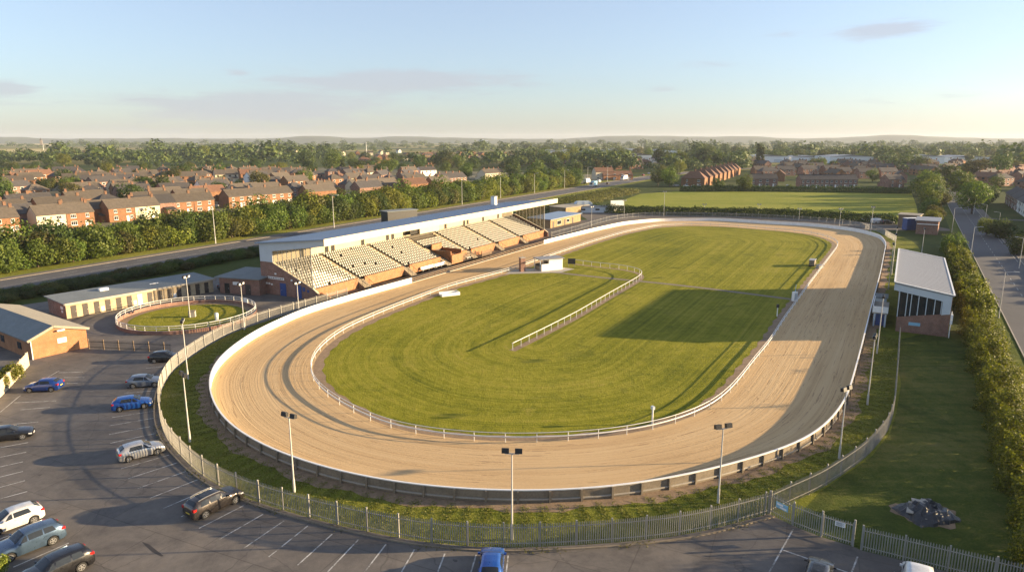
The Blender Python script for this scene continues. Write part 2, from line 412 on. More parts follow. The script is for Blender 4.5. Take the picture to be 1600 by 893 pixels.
# ------------------------------------------------------------------ the oval
def smooth_loop(P, n=360, sig=2.5):
    P = np.array(P, float); Q = np.vstack([P, P[:1]])
    s = np.r_[0, np.cumsum(np.linalg.norm(np.diff(Q, axis=0), axis=1))]
    t = np.linspace(0, s[-1], n, endpoint=False)
    R = np.c_[np.interp(t, s, Q[:, 0]), np.interp(t, s, Q[:, 1])]
    k = np.arange(-12, 13); w = np.exp(-k**2 / (2 * sig**2)); w /= w.sum()
    return sum(wi * np.roll(R, ki, axis=0) for ki, wi in zip(k, w))
def smooth_line(P, step=.5, sig=3.0):
    P = np.array(P, float)
    s = np.r_[0, np.cumsum(np.linalg.norm(np.diff(P, axis=0), axis=1))]
    n = max(3, int(s[-1] / step)); t = np.linspace(0, s[-1], n)
    R = np.c_[np.interp(t, s, P[:, 0]), np.interp(t, s, P[:, 1])]
    k = np.arange(-10, 11); w = np.exp(-k**2 / (2 * sig**2)); w /= w.sum()
    Rp = np.vstack([np.repeat(R[:1], 10, 0) * 2 - R[10:0:-1] if n > 11 else np.repeat(R[:1], 10, 0), R,
                    np.repeat(R[-1:], 10, 0) * 2 - R[-2:-12:-1] if n > 11 else np.repeat(R[-1:], 10, 0)])
    return np.stack([np.convolve(Rp[:, j], w, 'valid') for j in (0, 1)], 1)
def arclen(P): return np.r_[0, np.cumsum(np.linalg.norm(np.diff(P, axis=0), axis=1))]
def at_len(P, S, t):
    return np.array([np.interp(t, S, P[:, 0]), np.interp(t, S, P[:, 1])])
def normals2(P, closed=False):
    T = (np.roll(P, -1, 0) - np.roll(P, 1, 0)) if closed else np.gradient(P, axis=0)
    T /= np.linalg.norm(T, axis=1)[:, None]
    return np.c_[T[:, 1], -T[:, 0]]

OUT0 = [(644,442),(575,461),(475,491),(400,526),(350,562),(330,590),(327,613),(332,637)]
OUT1 = [(350,657),(400,690),(450,712),(512,731),(575,746),(650,757),(725,764),(800,767),(925,764),(1012,752),(1100,736),(1200,707),(1237,697),(1285,670),(1320,627),(1330,597),(1347,535),(1360,482),(1375,427),(1382,392)]
OUT2 = [(1384,385),(1375,372),(1340,362),(1275,354),(1200,350),(1125,345),(1025,346),(975,351),(925,362),(850,381)]
outer = smooth_loop([G(*q) for q in OUT0] + [G(*q, 1.1) for q in OUT1] + [G(*q) for q in OUT2])
INN = [(797,425),(700,451),(600,490),(540,517),(507,540),(486,565),(484,590),(500,613),(520,628),(560,650),(600,669),(642,679),(725,689),(800,693),(925,688),(1020,674),(1080,655),(1120,635),(1150,605),(1180,565),(1200,542),(1225,502),(1262,450),(1307,390),(1310,382),(1300,375),(1275,367),(1237,362),(1200,359),(1140,354),(1075,352),(1025,355),(975,365),(925,380),(875,397)]
inner = smooth_loop([G(*q) for q in INN])
SP0, SP1 = np.array([4.0, 98.0]), np.array([60.0, 205.0])
def spine(P):
    d = SP1 - SP0; t = np.clip(((P - SP0) @ d) / (d @ d), 0, 1); return SP0 + t[:, None] * d
def cast(S, U, loop):
    A = loop; B = np.roll(loop, -1, 0); res = []
    for s, u in zip(S, U):
        e = B - A; den = u[0] * e[:, 1] - u[1] * e[:, 0]
        w = A - s
        with np.errstate(all='ignore'):
            t = (w[:, 0] * e[:, 1] - w[:, 1] * e[:, 0]) / den; k = (w[:, 0] * u[1] - w[:, 1] * u[0]) / den
        ok = (t > 0) & (k >= 0) & (k <= 1)
        res.append(s + u * t[ok].min())
    return np.array(res)
inS = spine(inner); inU = inner - inS; inU /= np.linalg.norm(inU, axis=1)[:, None]
outC = cast(inS, inU, outer)                                  # matches the inner rail point for point

def ring(name, loops, zs, mat, uvv=None):
    n = len(loops[0]); V = []; Q = []; UV = []
    S = np.r_[0, np.cumsum(np.linalg.norm(np.diff(np.vstack([loops[0], loops[0][:1]]), axis=0), axis=1))]
    for L, z in zip(loops, zs): V += [(x, y, z) for x, y in L]
    for k in range(len(loops) - 1):
        for i in range(n):
            j = (i + 1) % n
            Q.append((k*n + i, k*n + j, (k+1)*n + j, (k+1)*n + i))
            UV += [(S[i], uvv[k]), (S[i+1], uvv[k]), (S[i+1], uvv[k+1]), (S[i], uvv[k+1])]
    me = bpy.data.meshes.new(name); me.from_pydata(V, [], Q); me.materials.append(mat)
    ul = me.uv_layers.new(name='UVMap'); ul.data.foreach_set('uv', np.array(UV, np.float32).ravel())
    import bmesh
    bm = bmesh.new(); bm.from_mesh(me); bmesh.ops.recalc_face_normals(bm, faces=bm.faces)
    if sum(f.normal.z for f in bm.faces) < 0: bmesh.ops.reverse_faces(bm, faces=bm.faces)
    bm.to_mesh(me); bm.free(); me.update()
    return link(name, me)
def sheet(name, pts, z, mat):
    mb = MB(); mb.poly([(x, y, z) for x, y in pts]); o = mb.build(name, mat, fix=False)
    if o.data.polygons[0].normal.z < 0: o.data.flip_normals()
    return struct(o)
def strip(name, P, w0, w1, z, mat, kind=True):
    """ribbon along polyline P between offsets w0 and w1 to its right."""
    N = normals2(P); a = P + N * w0; b = P + N * w1; mb = MB()
    for i in range(len(P) - 1):
        mb.poly([(*a[i], z), (*b[i], z), (*b[i+1], z), (*a[i+1], z)])
    o = mb.build(name, mat, fix=False)
    if o.data.polygons[0].normal.z < 0: o.data.flip_normals()
    return struct(o) if kind else o

# big ground, reaching the horizon
gm = MB(); R_ = 9000
gm.poly([(-R_, -R_/3, 0), (R_, -R_/3, 0), (R_, R_, 0), (-R_, R_, 0)])
struct(gm.build('ground', M['ground'], fix=False))

wid = np.linalg.norm(outC - inner, axis=1).mean()
lp = [inner + inU * -.25] + [inner * (1 - f) + outC * f for f in np.linspace(.12, 1, 8)]
struct(ring('track', lp, [.05] * len(lp), M['sand'], list(np.linspace(0, wid, len(lp)))))
fr = [0, .06, .15, .3, .5, .72, 1.0]
inl = [inner * (1 - f) + inS * f for f in fr]
inl[0] = inner - inU * 1.3
inl[1] = inner - inU * 3.0
struct(ring('infield_grass', inl, [.04] * len(inl), M['grass_in'], [0, 1.7, 5, 9, 15, 22, 30]))
struct(ring('rail_verge', [inner - inU * 1.55 + inU * .2 * np.sin(np.arange(len(inner)) * 1.7)[:, None], inner - inU * .2], [.045, .045], M['dirt'], [0, 1.3]))
oN = normals2(outer, True)
if ((outer + oN - outer.mean(0))**2).sum() < ((outer - outer.mean(0))**2).sum(): oN = -oN
struct(ring('bank_soil', [outer + oN * .1, outer + oN * (1.5 + .3 * np.sin(np.arange(len(outer)) * .9) + .25 * np.sin(np.arange(len(outer)) * 2.3))[:, None]], [.02, .02], M['dirt'], [0, 1.5]))

BANK = grass_mat('bank_turf', (.075,.095,.012), (.135,.15,.018), (.19,.19,.03), None, (.26,.21,.08))
struct(ring('bank_turf', [outer + oN * 1.1, outer + oN * 4, outer + oN * 8.5], [.008] * 3, BANK, [0, 3, 8]))
# path across the infield
pth = smooth_line([G(*q) for q in ((862,425),(880,427),(960,436),(1010,440),(1100,450),(1240,468))], 1.5)
strip('infield_path', pth, -.7, .7, .055, M['path'])

# car park and paddock yard
FEN = [(542,465),(495,479),(437,495),(400,507),(362,520),(325,540),(295,560),(267,582),(250,613),(249,655),(262,690),(300,730),(325,750),(375,775),(440,796),(485,809),(537,822),(595,834),(652,846),(725,853),(800,856),(925,850),(1025,842),(1100,830),(1202,802)]
fence_near = smooth_line([G(*q) for q in FEN], .5, 4)
GATE = [(1202,802),(1237,820),(1282,838),(1332,853),(1345,859)]
gate_pts = [np.array(G(*q)) for q in GATE]
fence_end = np.array([44.0, 36.2])
d_rd = np.array([.5, .866])
yard = [tuple(p) for p in fence_near] + [tuple(p) for p in gate_pts] + [tuple(fence_end), (62, 26), (60, 6), (-130, 6), (-118, 112), (-92, 122), (-64, 152), (-50, 133.5), (-38, 127)]
sheet('car_park', yard, .02, M['asphalt'])
kl = smooth_line([G(*q) for q in FEN[6:]], .5, 4); kN = normals2(kl)
mbk = MB()
sg = 1 if np.dot(kN[len(kN)//2], np.array([0, -1])) > 0 else -1
ko = kl + kN * sg * .55
for i in range(len(ko) - 1): mbk.bar((*ko[i], .05), (*ko[i+1], .05), .14, .16)
struct(mbk.build('car_park_kerb', M['concrete_dark']))

# apron between the grandstand and the track, and the tarmac beyond the far bend
ST_B = np.array([-49.81, 133.51]); ST_A = .5
sd = np.array([sin(ST_A), cos(ST_A)]); sn = np.array([cos(ST_A), -sin(ST_A)])
def stp(l, t): return ST_B + sd * l + sn * t
ap = [stp(-1, 13), stp(106, 13), stp(140, 6), stp(150, 30)]
near_out = [tuple(p + q * 0) for p, q in zip(outer, oN)]
idx = [i for i in range(len(outer)) if outer[i][1] > 128 and outer[i][0] < 40]
edge = sorted([tuple(outer[i] + oN[i] * .15) for i in idx], key=lambda p: p[1])
edge = [e for e in edge if e[1] < 244]
apron = edge + [(34, 262), (20, 258), tuple(stp(125, 2)), tuple(stp(101, -4)), tuple(stp(101, 13)), tuple(stp(0, 13)), (-40, 129)]
sheet('apron', apron, .025, M['tarmac'])
far_t = [(30, 246), (26, 300), (52, 296), (80, 290), (104, 276), (128, 266), (150, 246), (150, 228), (118, 230), (108, 242), (92, 252), (78, 261), (54, 259), (40, 250)]
sheet('far_yard', far_t, .018, M['tarmac'])
sheet('playing_field', [G(960,331), G(948,322), G(1000,303), G(1060,298.5), G(1300,300), G(1425,303), G(1432,322), G(1436,343), G(1300,336), G(1200,333), G(1080,331)], .03, M['grass_field'])

LAWN = grass_mat('shade_darkened_lawn_grass', (.030,.048,.009), (.068,.090,.015), (.13,.13,.032), (.035, .75, radians(-60)), (.17,.14,.06))  # grass colour itself darkened to deepen the shade on the lawn
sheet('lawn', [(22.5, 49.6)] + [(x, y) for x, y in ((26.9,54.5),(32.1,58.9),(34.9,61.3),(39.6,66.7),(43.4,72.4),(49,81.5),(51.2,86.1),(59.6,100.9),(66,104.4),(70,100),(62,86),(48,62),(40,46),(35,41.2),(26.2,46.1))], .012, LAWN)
sheet('oil_stain', [G(*q) for q in ((222,846),(233,850),(243,858),(256,868),(252,869),(238,862),(228,853))], .024, plain('oil_soaked_asphalt', (.035,.030,.027), .7, .4, 1.5))
# parking bays
LINES = [((228,575),(262,572)),((194,614),(250,609.5)),((175,652),(240,642)),((170,665),(240,653)),((170.5,678.5),(235,666)),((172.5,692),(242,677)),((182,706),(190,704)),((189,732),(264,710.5)),((200,747.5),(276,723)),((215.5,762.5),(291,736)),((234,778),(309,749)),((255,794),(327.5,763)),((283,807),(292,803)),((311,825),(380.5,789.5)),((343,842),(411,803)),((381,856),(444,813)),((420,869.5),(481,821)),((465,882.5),(519,834)),((512,893),(560,842.5)),((566,898),(603,850)),((627.5,893),(647.5,858)),((684,893),(695,864.5)),((736,893),(744,866)),((791,893),(794,867.5)),((1202,893),(1239.5,826)),((1331,893),(1340,869)),((1224,859),(1325,894)),((1386,925),(1398,893)),
 ((69,592.5),(92.5,579)),((0,644),(32,617.5)),((22,629),(88,626)),((32,640),(78,636)),((104,599),(122,598)),((100,589.5),(132,589.5)),((92,582),(130,581)),((0,699),(44,691)),((0,714),(41,706)),((0,729),(36,721)),((0,745),(36,736)),((0,761),(39,750.5)),((0,779),(42.5,767.5)),((21,885.5),(107.5,848)),((-20,849),(32,830)),((220,591),(258,588)),((205,599),(255,596)),((0,664),(60,659)),((0,681),(50,675))]
ml = MB()
for a, b in LINES:
    a = np.array(G(*a)); b = np.array(G(*b)); d = (b - a) / np.linalg.norm(b - a); n = np.array([-d[1], d[0]]) * .055
    for c0, c1 in ((a, b),):
        ml.poly([(*(c0 - n), .026), (*(c0 + n), .026), (*(c1 + n), .026), (*(c1 - n), .026)])
o = ml.build('parking_lines', M['line'], fix=False)
struct(o)

# ------------------------------------------------------------------ roads
RD0 = np.array([-80.0, 212.0]); RDd = np.array([.46, .888]); RDd /= np.linalg.norm(RDd); RDn = np.array([RDd[1], -RDd[0]])
dual = [RD0 + RDd * s for s in (-260, -150, 0, 150, 260, 340, 430)]
dual += [dual[-1] + np.array([.56, .83]) * 60, dual[-1] + np.array([.62, .78]) * 150, dual[-1] + np.array([.7, .71]) * 330]
dual = smooth_line(dual, 4, 5)
strip('dual_carriageway', dual, 2.6, 17.5, .03, M['road'])
strip('far_footpath', dual, 0, 2.4, .10, M['pavement'])
strip('road_verge', dual, -6.5, 0, .05, M['verge'])
strip('near_verge', dual, 17.7, 24, .04, M['verge'])
mk = MB()
def dash(P, off, L, gap, w, z, mb, t0=0, t1=None):
    S = arclen(P); N = normals2(P); t = t0; t1 = t1 or S[-1]
    while t + L < t1:
        a = at_len(P, S, t); b = at_len(P, S, t + L); d = (b - a) / np.linalg.norm(b - a); n = np.array([d[1], -d[0]])
        p = a + n * off; q = b + n * off; e = n * w / 2
        mb.poly([(*(p - e), z), (*(p + e), z), (*(q + e), z), (*(q - e), z)]); t += L + gap
dash(dual, 6.3, 3, 6, .15, .04, mk); dash(dual, 14, 3, 6, .15, .04, mk); dash(dual, 2.95, 20, 0, .14, .04, mk); dash(dual, 17.1, 20, 0, .14, .04, mk); dash(dual, 10.2, 20, 0, .12, .04, mk)
struct(mk.build('road_markings', M['line'], fix=False))
mk = MB()
for i in range(len(dual) - 1):
    n = normals2(dual)
    for off in (2.5, 17.6): mk.bar((*(dual[i] + n[i] * off), .06), (*(dual[i+1] + n[i+1] * off), .06), .18, .13)
struct(mk.build('road_kerbs', M['concrete_dark']))

RR0 = np.array([72.0, 91.5]); RRd = np.array([.5, .866]); RRn = np.array([.866, -.5])
rr = np.array([RR0 + RRd * s for s in np.arange(-90, 560, 5.0)])
strip('right_road', rr, 0, 9.6, .03, M['road'])
strip('right_verge', rr, -3.2, -.15, .04, M['grass'])
strip('right_pavement', rr, 9.75, 12.2, .12, M['pavement'])
mk = MB(); dash(rr, 4.8, 2.4, 3.6, .13, .04, mk)
for s in (62,):
    c = RR0 + RRd * s + RRn * 4.0
    mk.poly([(*(c - RRd*.1 - RRn*1.2), .041), (*(c + RRd*.15 - RRn*1.2), .041), (*(c + RRd*.15 + RRn*1.2), .041), (*(c - RRd*.1 + RRn*1.2), .041)])
dash(rr, 8.9, 16, 20, .10, .04, mk, 40)
struct(mk.build('right_road_markings', M['line'], fix=False))
mk = MB()
for off in (-.08, 9.68):
    a = rr[0] + RRn * off; b = rr[-1] + RRn * off; mk.bar((*a, .06), (*b, .06), .16, .13)
struct(mk.build('right_road_kerbs', M['concrete']))
# side street and drives off the right road
for k, (s, w) in enumerate(((150, 6), (105, 3.4), (66, 3.4), (205, 5))):
    c = RR0 + RRd * s + RRn * 9.62
    sheet('side_street' if w > 4 else 'drive', [c - RRd*w/2, c + RRd*w/2, c + RRd*w/2 + RRn * 24, c - RRd*w/2 + RRn * 24], .132, M['road'])

# ------------------------------------------------------------------ track furniture
def seg_of(loop, a, b):
    """the points of a closed loop from index a to b (wrapping)."""
    n = len(loop); r = []; i = a
    while True:
        r.append(loop[i % n])
        if i % n == b % n: break
        i += 1
    return np.array(r)
def nearest(loop, p): return int(np.argmin(((loop - np.array(p))**2).sum(1)))
i_a = nearest(outer, G(644,442)); i_b = nearest(outer, G(850,381))
# outer runs: start (644,442) -> round the near bend -> far bend -> (850,381)
board = seg_of(outer, i_a, i_b)
bN = normals2(board)
if ((board + bN - outer.mean(0))**2).sum() < ((board - outer.mean(0))**2).sum(): bN = -bN
tb = thing('track_barrier', 'long white-faced board barrier curving round the outside of the sand track', 'barrier', (*board[0], 0))
o0 = board[0]
mb = MB(); mc = MB(); mo = MB(); ml = MB()
for i in range(len(board) - 1):
    a = board[i] - o0; b = board[i+1] - o0; na, nb = bN[i], bN[i+1]
    mb.poly([(*a, 0), (*b, 0), (*b, 1.08), (*a, 1.08)]); 
    a2 = a + na * .09; b2 = b + nb * .09
    mo.poly([(*a2, 0), (*b2, 0), (*b2, 1.08), (*a2, 1.08)])
    mc.bar((*(a + na*.045), 1.12), (*(b + nb*.045), 1.12), .17, .09)
    ml.bar((*(a + na*.14), .30), (*(b + nb*.14), .30), .09, .12)
mb.build('inner_boarding', M['white_board'], tb, fix=False); mo.build('outer_panel', M['concrete_dark'], tb, fix=False)
mc.build('capping', M['white'], tb); ml.build('outer_rail', M['concrete'], tb)
S = arclen(board); t = 1.0; k = 0
pm = MB().box(-.09, -.09, 0, .09, .09, 1.06).mesh('barrier_post', M['concrete_dark'])
post_t = [t for t in np.arange(1.0, S[-1], 2.7)]
rest = MB()
post_t.sort(key=lambda t: hypot(*at_len(board, S, t)))
for k, t in enumerate(post_t):
    p = at_len(board, S, t); i = min(len(bN) - 1, int(np.searchsorted(S, t))); p = p + bN[i] * .2 - o0; rz = atan2(bN[i][1], bN[i][0])
    if k < 98: link('post', pm, tb, (*p, 0), rz)
    else: rest.box(p[0]-.09, p[1]-.09, 0, p[0]+.09, p[1]+.09, 1.06)
r = rest.build('far_posts', M['concrete_dark'], tb); r['kind'] = 'stuff'

# spectator rail in front of the stand
sr = seg_of(outer, i_b, i_a); sr = np.vstack([board[-1:], sr[1:]])
t_ = thing('spectator_rail', 'low weathered timber rail between the grandstand apron and the track', 'rail', (*sr[0], 0))
mr = MB(); mr2 = MB(); mr3 = MB(); o1 = sr[0]
for i in range(len(sr) - 1):
    a, b = sr[i] - o1, sr[i+1] - o1
    mr.bar((*a, .95), (*b, .95), .07, .11); mr2.bar((*a, .55), (*b, .55), .07, .11); mr3.bar((*a, .1), (*b, .1), .14, .2)
mr.build('rail', M['timber'], t_); mr2.build('rail', M['timber'], t_); mr3.build('kerb', M['concrete'], t_)
S = arclen(sr); pm = MB().box(-.06, -.06, 0, .06, .06, 1.05).mesh('rail_post', M['timber'])
for t in np.arange(0.4, S[-1], 2.2):
    p = at_len(sr, S, t) - o1; link('post', pm, t_, (*p, 0))

def rail_fence(name, label, P, h, low, closed, step, rad, group=None, mat='white_rail', lowr=None, cat='rail'):
    o = P[0].copy(); t_ = thing(name, label, cat, (*o, 0), group=group)
    Q = np.vstack([P, P[:1]]) if closed else P
    for nm, z, r in (('top_rail', h, rad), ('lower_rail', low, lowr or rad)):
        if z is None: continue
        m = MB()
        for i in range(len(Q) - 1): m.tube((*(Q[i]-o), z), (*(Q[i+1]-o), z), r, n=6, caps=i in (0, len(Q)-2))
        m.build(nm, M[mat], t_, smooth=True)
    S = arclen(Q); pm = MB().tube((0,0,0), (0,0,h-.02), .045, n=6).mesh('rail_post', M[mat])
    ts = list(np.arange(.2, S[-1], step)); ts.sort(key=lambda t: hypot(*at_len(Q, S, t)))
    rest = MB()
    for k, t in enumerate(ts):
        p = at_len(Q, S, t) - o
        if k < 98: link('post', pm, t_, (*p, 0))
        else: rest.tube((*p, 0), (*p, h - .02), .045, n=5)
    if rest.v: rest.build('far_posts', M[mat], t_)['kind'] = 'stuff'
    return t_
rail_fence('running_rail', 'white double running rail round the inside edge of the sand track', inner, 1.05, .62, True, 3.2, .04, lowr=.075)
ifr = smooth_line([G(*q) for q in ((800,548),(850,523),(900,497),(950,467),(995,441),(1003,435),(1004,429),(990,424.5),(965,420),(940,418),(915,415),(888,411))], 1.0, 2.2)
rail_fence('infield_rail', 'white rail across the infield grass, straight then hooking back towards the hut', ifr, 1.15, None, False, 2.4, .06)
strip('infield_rail_soil', ifr, -.55, .55, .05, M['dirt'])

# palisade fence
def palisade(name, label, P, h, step, pw, mat, post_step=2.75, group=None, cat='fence', cap_parts=98, postm='pale_steel'):
    o = P[0].copy(); t_ = thing(name, label, cat, (*o, 0), group=group)
    S = arclen(P); pl = MB(); rl = MB(); ru = MB()
    for t in np.arange(step / 2, S[-1], step):
        a = at_len(P, S, max(0, t - .3)); b = at_len(P, S, min(S[-1], t + .3)); d = (b - a) / np.linalg.norm(b - a); n = np.array([d[1], -d[0]])
        c = at_len(P, S, t) - o; z0 = .06 + random.uniform(0, .03); z1 = h + random.uniform(-.015, .015)
        e = d * pw / 2; f = n * .012
        u = n * .03
        pts = [c - e + u, c, c + e + u]   # shallow V section
        q = [(*pts[0], z0), (*pts[1], z0), (*pts[1], z1), (*pts[0], z1 - .09)]
        q2 = [(*pts[1], z0), (*pts[2], z0), (*pts[2], z1 - .09), (*pts[1], z1)]
        pl.poly(q); pl.poly(q2)
    for i in range(len(P) - 1):
            rl.bar((*(P[i] - o), .35), (*(P[i+1] - o), .35), .04, .06); ru.bar((*(P[i] - o), h - .35), (*(P[i+1] - o), h - .35), .04, .06)
    pl.build('pales', M[mat], t_, fix=False); rl.build('rail', M[mat], t_); ru.build('rail', M[mat], t_)
    pm = MB().box(-.06, -.05, 0, .06, .05, h + .06).mesh('fence_post', M[postm]); rest = MB()
    ts = list(np.arange(0.0, S[-1] + .01, post_step)); ts.sort(key=lambda t: hypot(*at_len(P, S, t)))
    for k, t in enumerate(ts):
        a = at_len(P, S, max(0, t - .3)); b = at_len(P, S, min(S[-1], t + .3)); rz = atan2(b[1]-a[1], b[0]-a[0])
        p = at_len(P, S, t) - o + np.array([-sin(rz), cos(rz)]) * .05
        if k < cap_parts: link('post', pm, t_, (*p, 0), rz)
        else: rest.box(p[0]-.06, p[1]-.06, 0, p[0]+.06, p[1]+.06, h + .05)
    if rest.v: rest.build('far_posts', M[postm], t_)['kind'] = 'stuff'
    return t_
palisade('palisade_fence', 'tall grey steel palisade fence curving along the car park below the track', fence_near, 2.0, .175, .078, 'pale_steel')
RF = [(1202,802),(1241,783),(1280,766),(1335,729),(1357,711),(1387,675),(1397,642),(1400,600),(1402,580),(1404,545),(1405,530)]
fence_right = smooth_line([G(*q) for q in RF], .5, 3)
palisade('palisade_fence', 'grey palisade fence curving up between the track bank and the shaded lawn', fence_right, 2.0, .175, .078, 'pale_steel')
gp = gate_pts
palisade('palisade_fence', 'short palisade panel with a faded blue notice at the fence corner', np.array([gp[0] + (gp[1]-gp[0]) * f for f in np.linspace(0,1,6)]), 2.0, .175, .078, 'pale_steel', 2.1)
palisade('palisade_fence', 'plain palisade panel between the corner post and the pedestrian gate', np.array([gp[1] + (gp[2]-gp[1]) * f for f in np.linspace(0.02,1,6)]), 2.0, .175, .078, 'pale_steel', 2.2)
pf = np.array([gp[4] + (fence_end - gp[4]) * f for f in np.linspace(0, 1, 40)])
palisade('palisade_fence', 'straight palisade fence running from the gate along the shaded lawn', pf, 2.0, .175, .078, 'pale_steel')
# pedestrian gate with its notice
d = gp[3] - gp[2]; L = np.linalg.norm(d); rz = atan2(d[1], d[0])
gt = thing('pedestrian_gate', 'narrow steel palisade gate with a white notice', 'gate', (*gp[2], 0), rz)
m = MB(); m.box(.08, -.02, .1, .14, .03, 1.95); m.box(L-.14, -.02, .1, L-.08, .03, 1.95); m.box(.14, -.02, 1.7, L-.14, .03, 1.76); m.box(.14, -.02, .3, L-.14, .03, .36)
m.build('gate_frame', M['pale_steel'], gt)
m = MB()
for x in np.arange(.25, L-.2, .17): m.poly([(x-.035,-.03,.12),(x+.035,-.03,.12),(x+.035,-.03,1.9),(x,-.03,2.0),(x-.035,-.03,1.9)])
m.build('pales', M['pale_steel'], gt, fix=False)
for x in (0.0, L): MB().box(x-.07, -.06, 0, x+.07, .08, 2.2).build('gate_post', M['pale_steel'], gt)
nt_ = MB().box(L*.40, -.07, 1.35, L*.72, -.045, 1.72).build('notice', M['white'], gt)
m = MB()
for k, z in enumerate((1.65, 1.58, 1.5, 1.43)): m.box(L*.44, -.076, z-.018, L*(.68 - .05*(k % 2)), -.072, z+.012)
m.build('notice_text', M['black'], nt_)
d = gp[1] - gp[0]; rz = atan2(d[1], d[0]); L = np.linalg.norm(d)
sgn = thing('notice_board', 'faded blue and white notice fixed on the corner palisade panel', 'sign', (*gp[0], 0), rz)
MB().box(L*.28, -.09, .95, L*.80, -.05, 1.45).build('panel', M['blue_sign'], sgn)
m = MB(); m.box(L*.34, -.099, 1.22, L*.60, -.094, 1.38); m.box(L*.46, -.099, 1.02, L*.75, -.094, 1.16); m.build('lettering', M['white'], sgn)

# light mesh fence round the far bend and the stretch past the far stand
FF = [(862,371),(880,366),(905,359),(930,351),(960,343),(1000,339),(1060,338),(1125,339),(1200,342),(1275,346.5),(1330,352),(1372,362),(1400,378)]
ff = smooth_line([np.array(G(*q)) for q in FF], 1.0, 3)
palisade('mesh_fence', 'pale wire mesh fence following the outside of the far bend', ff, 1.9, .22, .05, 'steel', 3.0)
# low rail pen fence between brick block and the palisade
cf = np.array([np.array(G(139,545)) * (1-f) + np.array(G(268,551)) * f for f in np.linspace(0, 1, 30)])
palisade('yard_fence', 'low dark post and mesh fence dividing the paddock yard from the car park', cf, 1.5, .16, .025, 'black', 2.4, postm='timber')
lf = smooth_line([np.array(G(*q)) for q in ((-40,660),(0,622),(30,590),(46,571))], .5, 1)
palisade('board_fence', 'sunlit cream palisade fence at the edge of the car park by the brick block', lf, 2.0, .14, .125, 'cream', 2.8, postm='pole')

# ------------------------------------------------------------------ main grandstand
# local frame: x along the track, -y towards the track
ST_L = 100.5
st = thing('grandstand', 'long grandstand with blue-grey roof over rows of cream seats', 'grandstand', (*ST_B, 0), pi/2 - ST_A)
HB, HF, RD = 10.25, 12.05, 17.7
def roof_z(t): return HB + (HF - HB) * t / RD
m = MB(); m.prism([(.7, roof_z(-.7)), (-RD, HF), (-RD, HF - .12), (.7, roof_z(-.7) - .22)], 'x', -.7, ST_L + .4)
rf = m.build('roof', M['roof_blue'], st)
m = MB()
for x in np.arange(0, ST_L, 1.9):
    m.bar((x, .6, roof_z(-.6) + .015), (x, -RD + .02, HF + .012), .05, .05)
m.build('roof_seams', M['roof_blue'], rf)
m = MB(); m.box(-.75, -RD - .1, HF - 1.32, ST_L + .5, -RD + .02, HF + .04)
m.build('front_fascia', M['cream'], st)
m = MB()   # under-roof soffit line and rafters
for x in np.arange(2, ST_L, 7.2): m.bar((x, -.4, roof_z(0) - .55), (x, -RD + .3, HF - .55), .22, .5)
m.build('rafters', M['cream'], st)
m = MB(); m.prism([(0, 0), (0, HB - .1), (.25, HB - .1), (.25, 0)], 'x', 0, ST_L); m.build('rear_wall', M['brick_red'], st)
m = MB(); m.box(.3, -2.35, 6.2, ST_L - .3, -2.25, roof_z(2) - .3); m.build('inner_wall', M['tan_wall'], st)
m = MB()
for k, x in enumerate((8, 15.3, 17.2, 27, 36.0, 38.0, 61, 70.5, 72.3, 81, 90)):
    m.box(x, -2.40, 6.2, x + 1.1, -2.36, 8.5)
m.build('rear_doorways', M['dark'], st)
def slope_z(t): return 2.0 + (13.2 - t) * (6.25 - 2.0) / (13.2 - 2.6)
# ends
SLP = [(0, 0), (0, 6.5), (-2.9, 6.5), (-13.6, 2.15), (-14.9, 1.3), (-14.9, 0)]
for nm, x0, x1 in (('end_wall', -.02, .32), ('end_wall', ST_L - .3, ST_L)):
    w = MB().prism(SLP, 'x', x0, x1).build(nm, M['brick_red'], st)
    cp = MB(); 
    for a, b in zip(SLP[1:4], SLP[2:5]): cp.bar(((x0+x1)/2, a[0], a[1] + .05), ((x0+x1)/2, b[0], b[1] + .05), .44, .1)
    cp.build('coping', M['cream'], w)
m = MB(); m.prism([(.02, 6.5), (.02, HB - .05), (-RD + .1, HF - .06), (-RD + .1, HF - 1.35), (-3.4, roof_z(3.4) - 1.9), (-3.4, 6.5)], 'x', -.16, -.03)
m.build('end_cladding', M['pale_clad'], st)
m = MB(); m.prism([(-1, roof_z(1) - .2), (-RD + .1, HF - .2), (-RD + .1, HF - 1.2), (-1, roof_z(1) - 1.2)], 'x', ST_L + .04, ST_L + .2)
m.build('end_cladding', M['pale_clad'], st)
for x in (.1, ST_L - .15):
    m = MB(); m.prism([(-3.4, 6.6), (-3.4, roof_z(3.4) - 1.8), (-13.4, roof_z(13.4) - 1.5), (-13.4, 2.35)], 'x', x, x + .02)
    sc_ = m.build('wind_screen', M['screen'], st)
    m = MB()
    for t in np.arange(3.4, 13.5, 1.25):
        zb = max(2.2, 6.5 - (t - 2.9) * (4.35 / 10.7)); m.box(x - .05, -t - .05, zb, x + .07, -t + .05, roof_z(t) - 1.3)
    m.bar((x, -3.4, roof_z(3.4) - 1.85), (x, -13.4, roof_z(13.4) - 1.5), .12, .12)
    m.tube((x, -13.5, 0), (x, -13.5, HF - .6), .11, n=8)
    m.build('mullions', M['mesh_glass'], sc_)
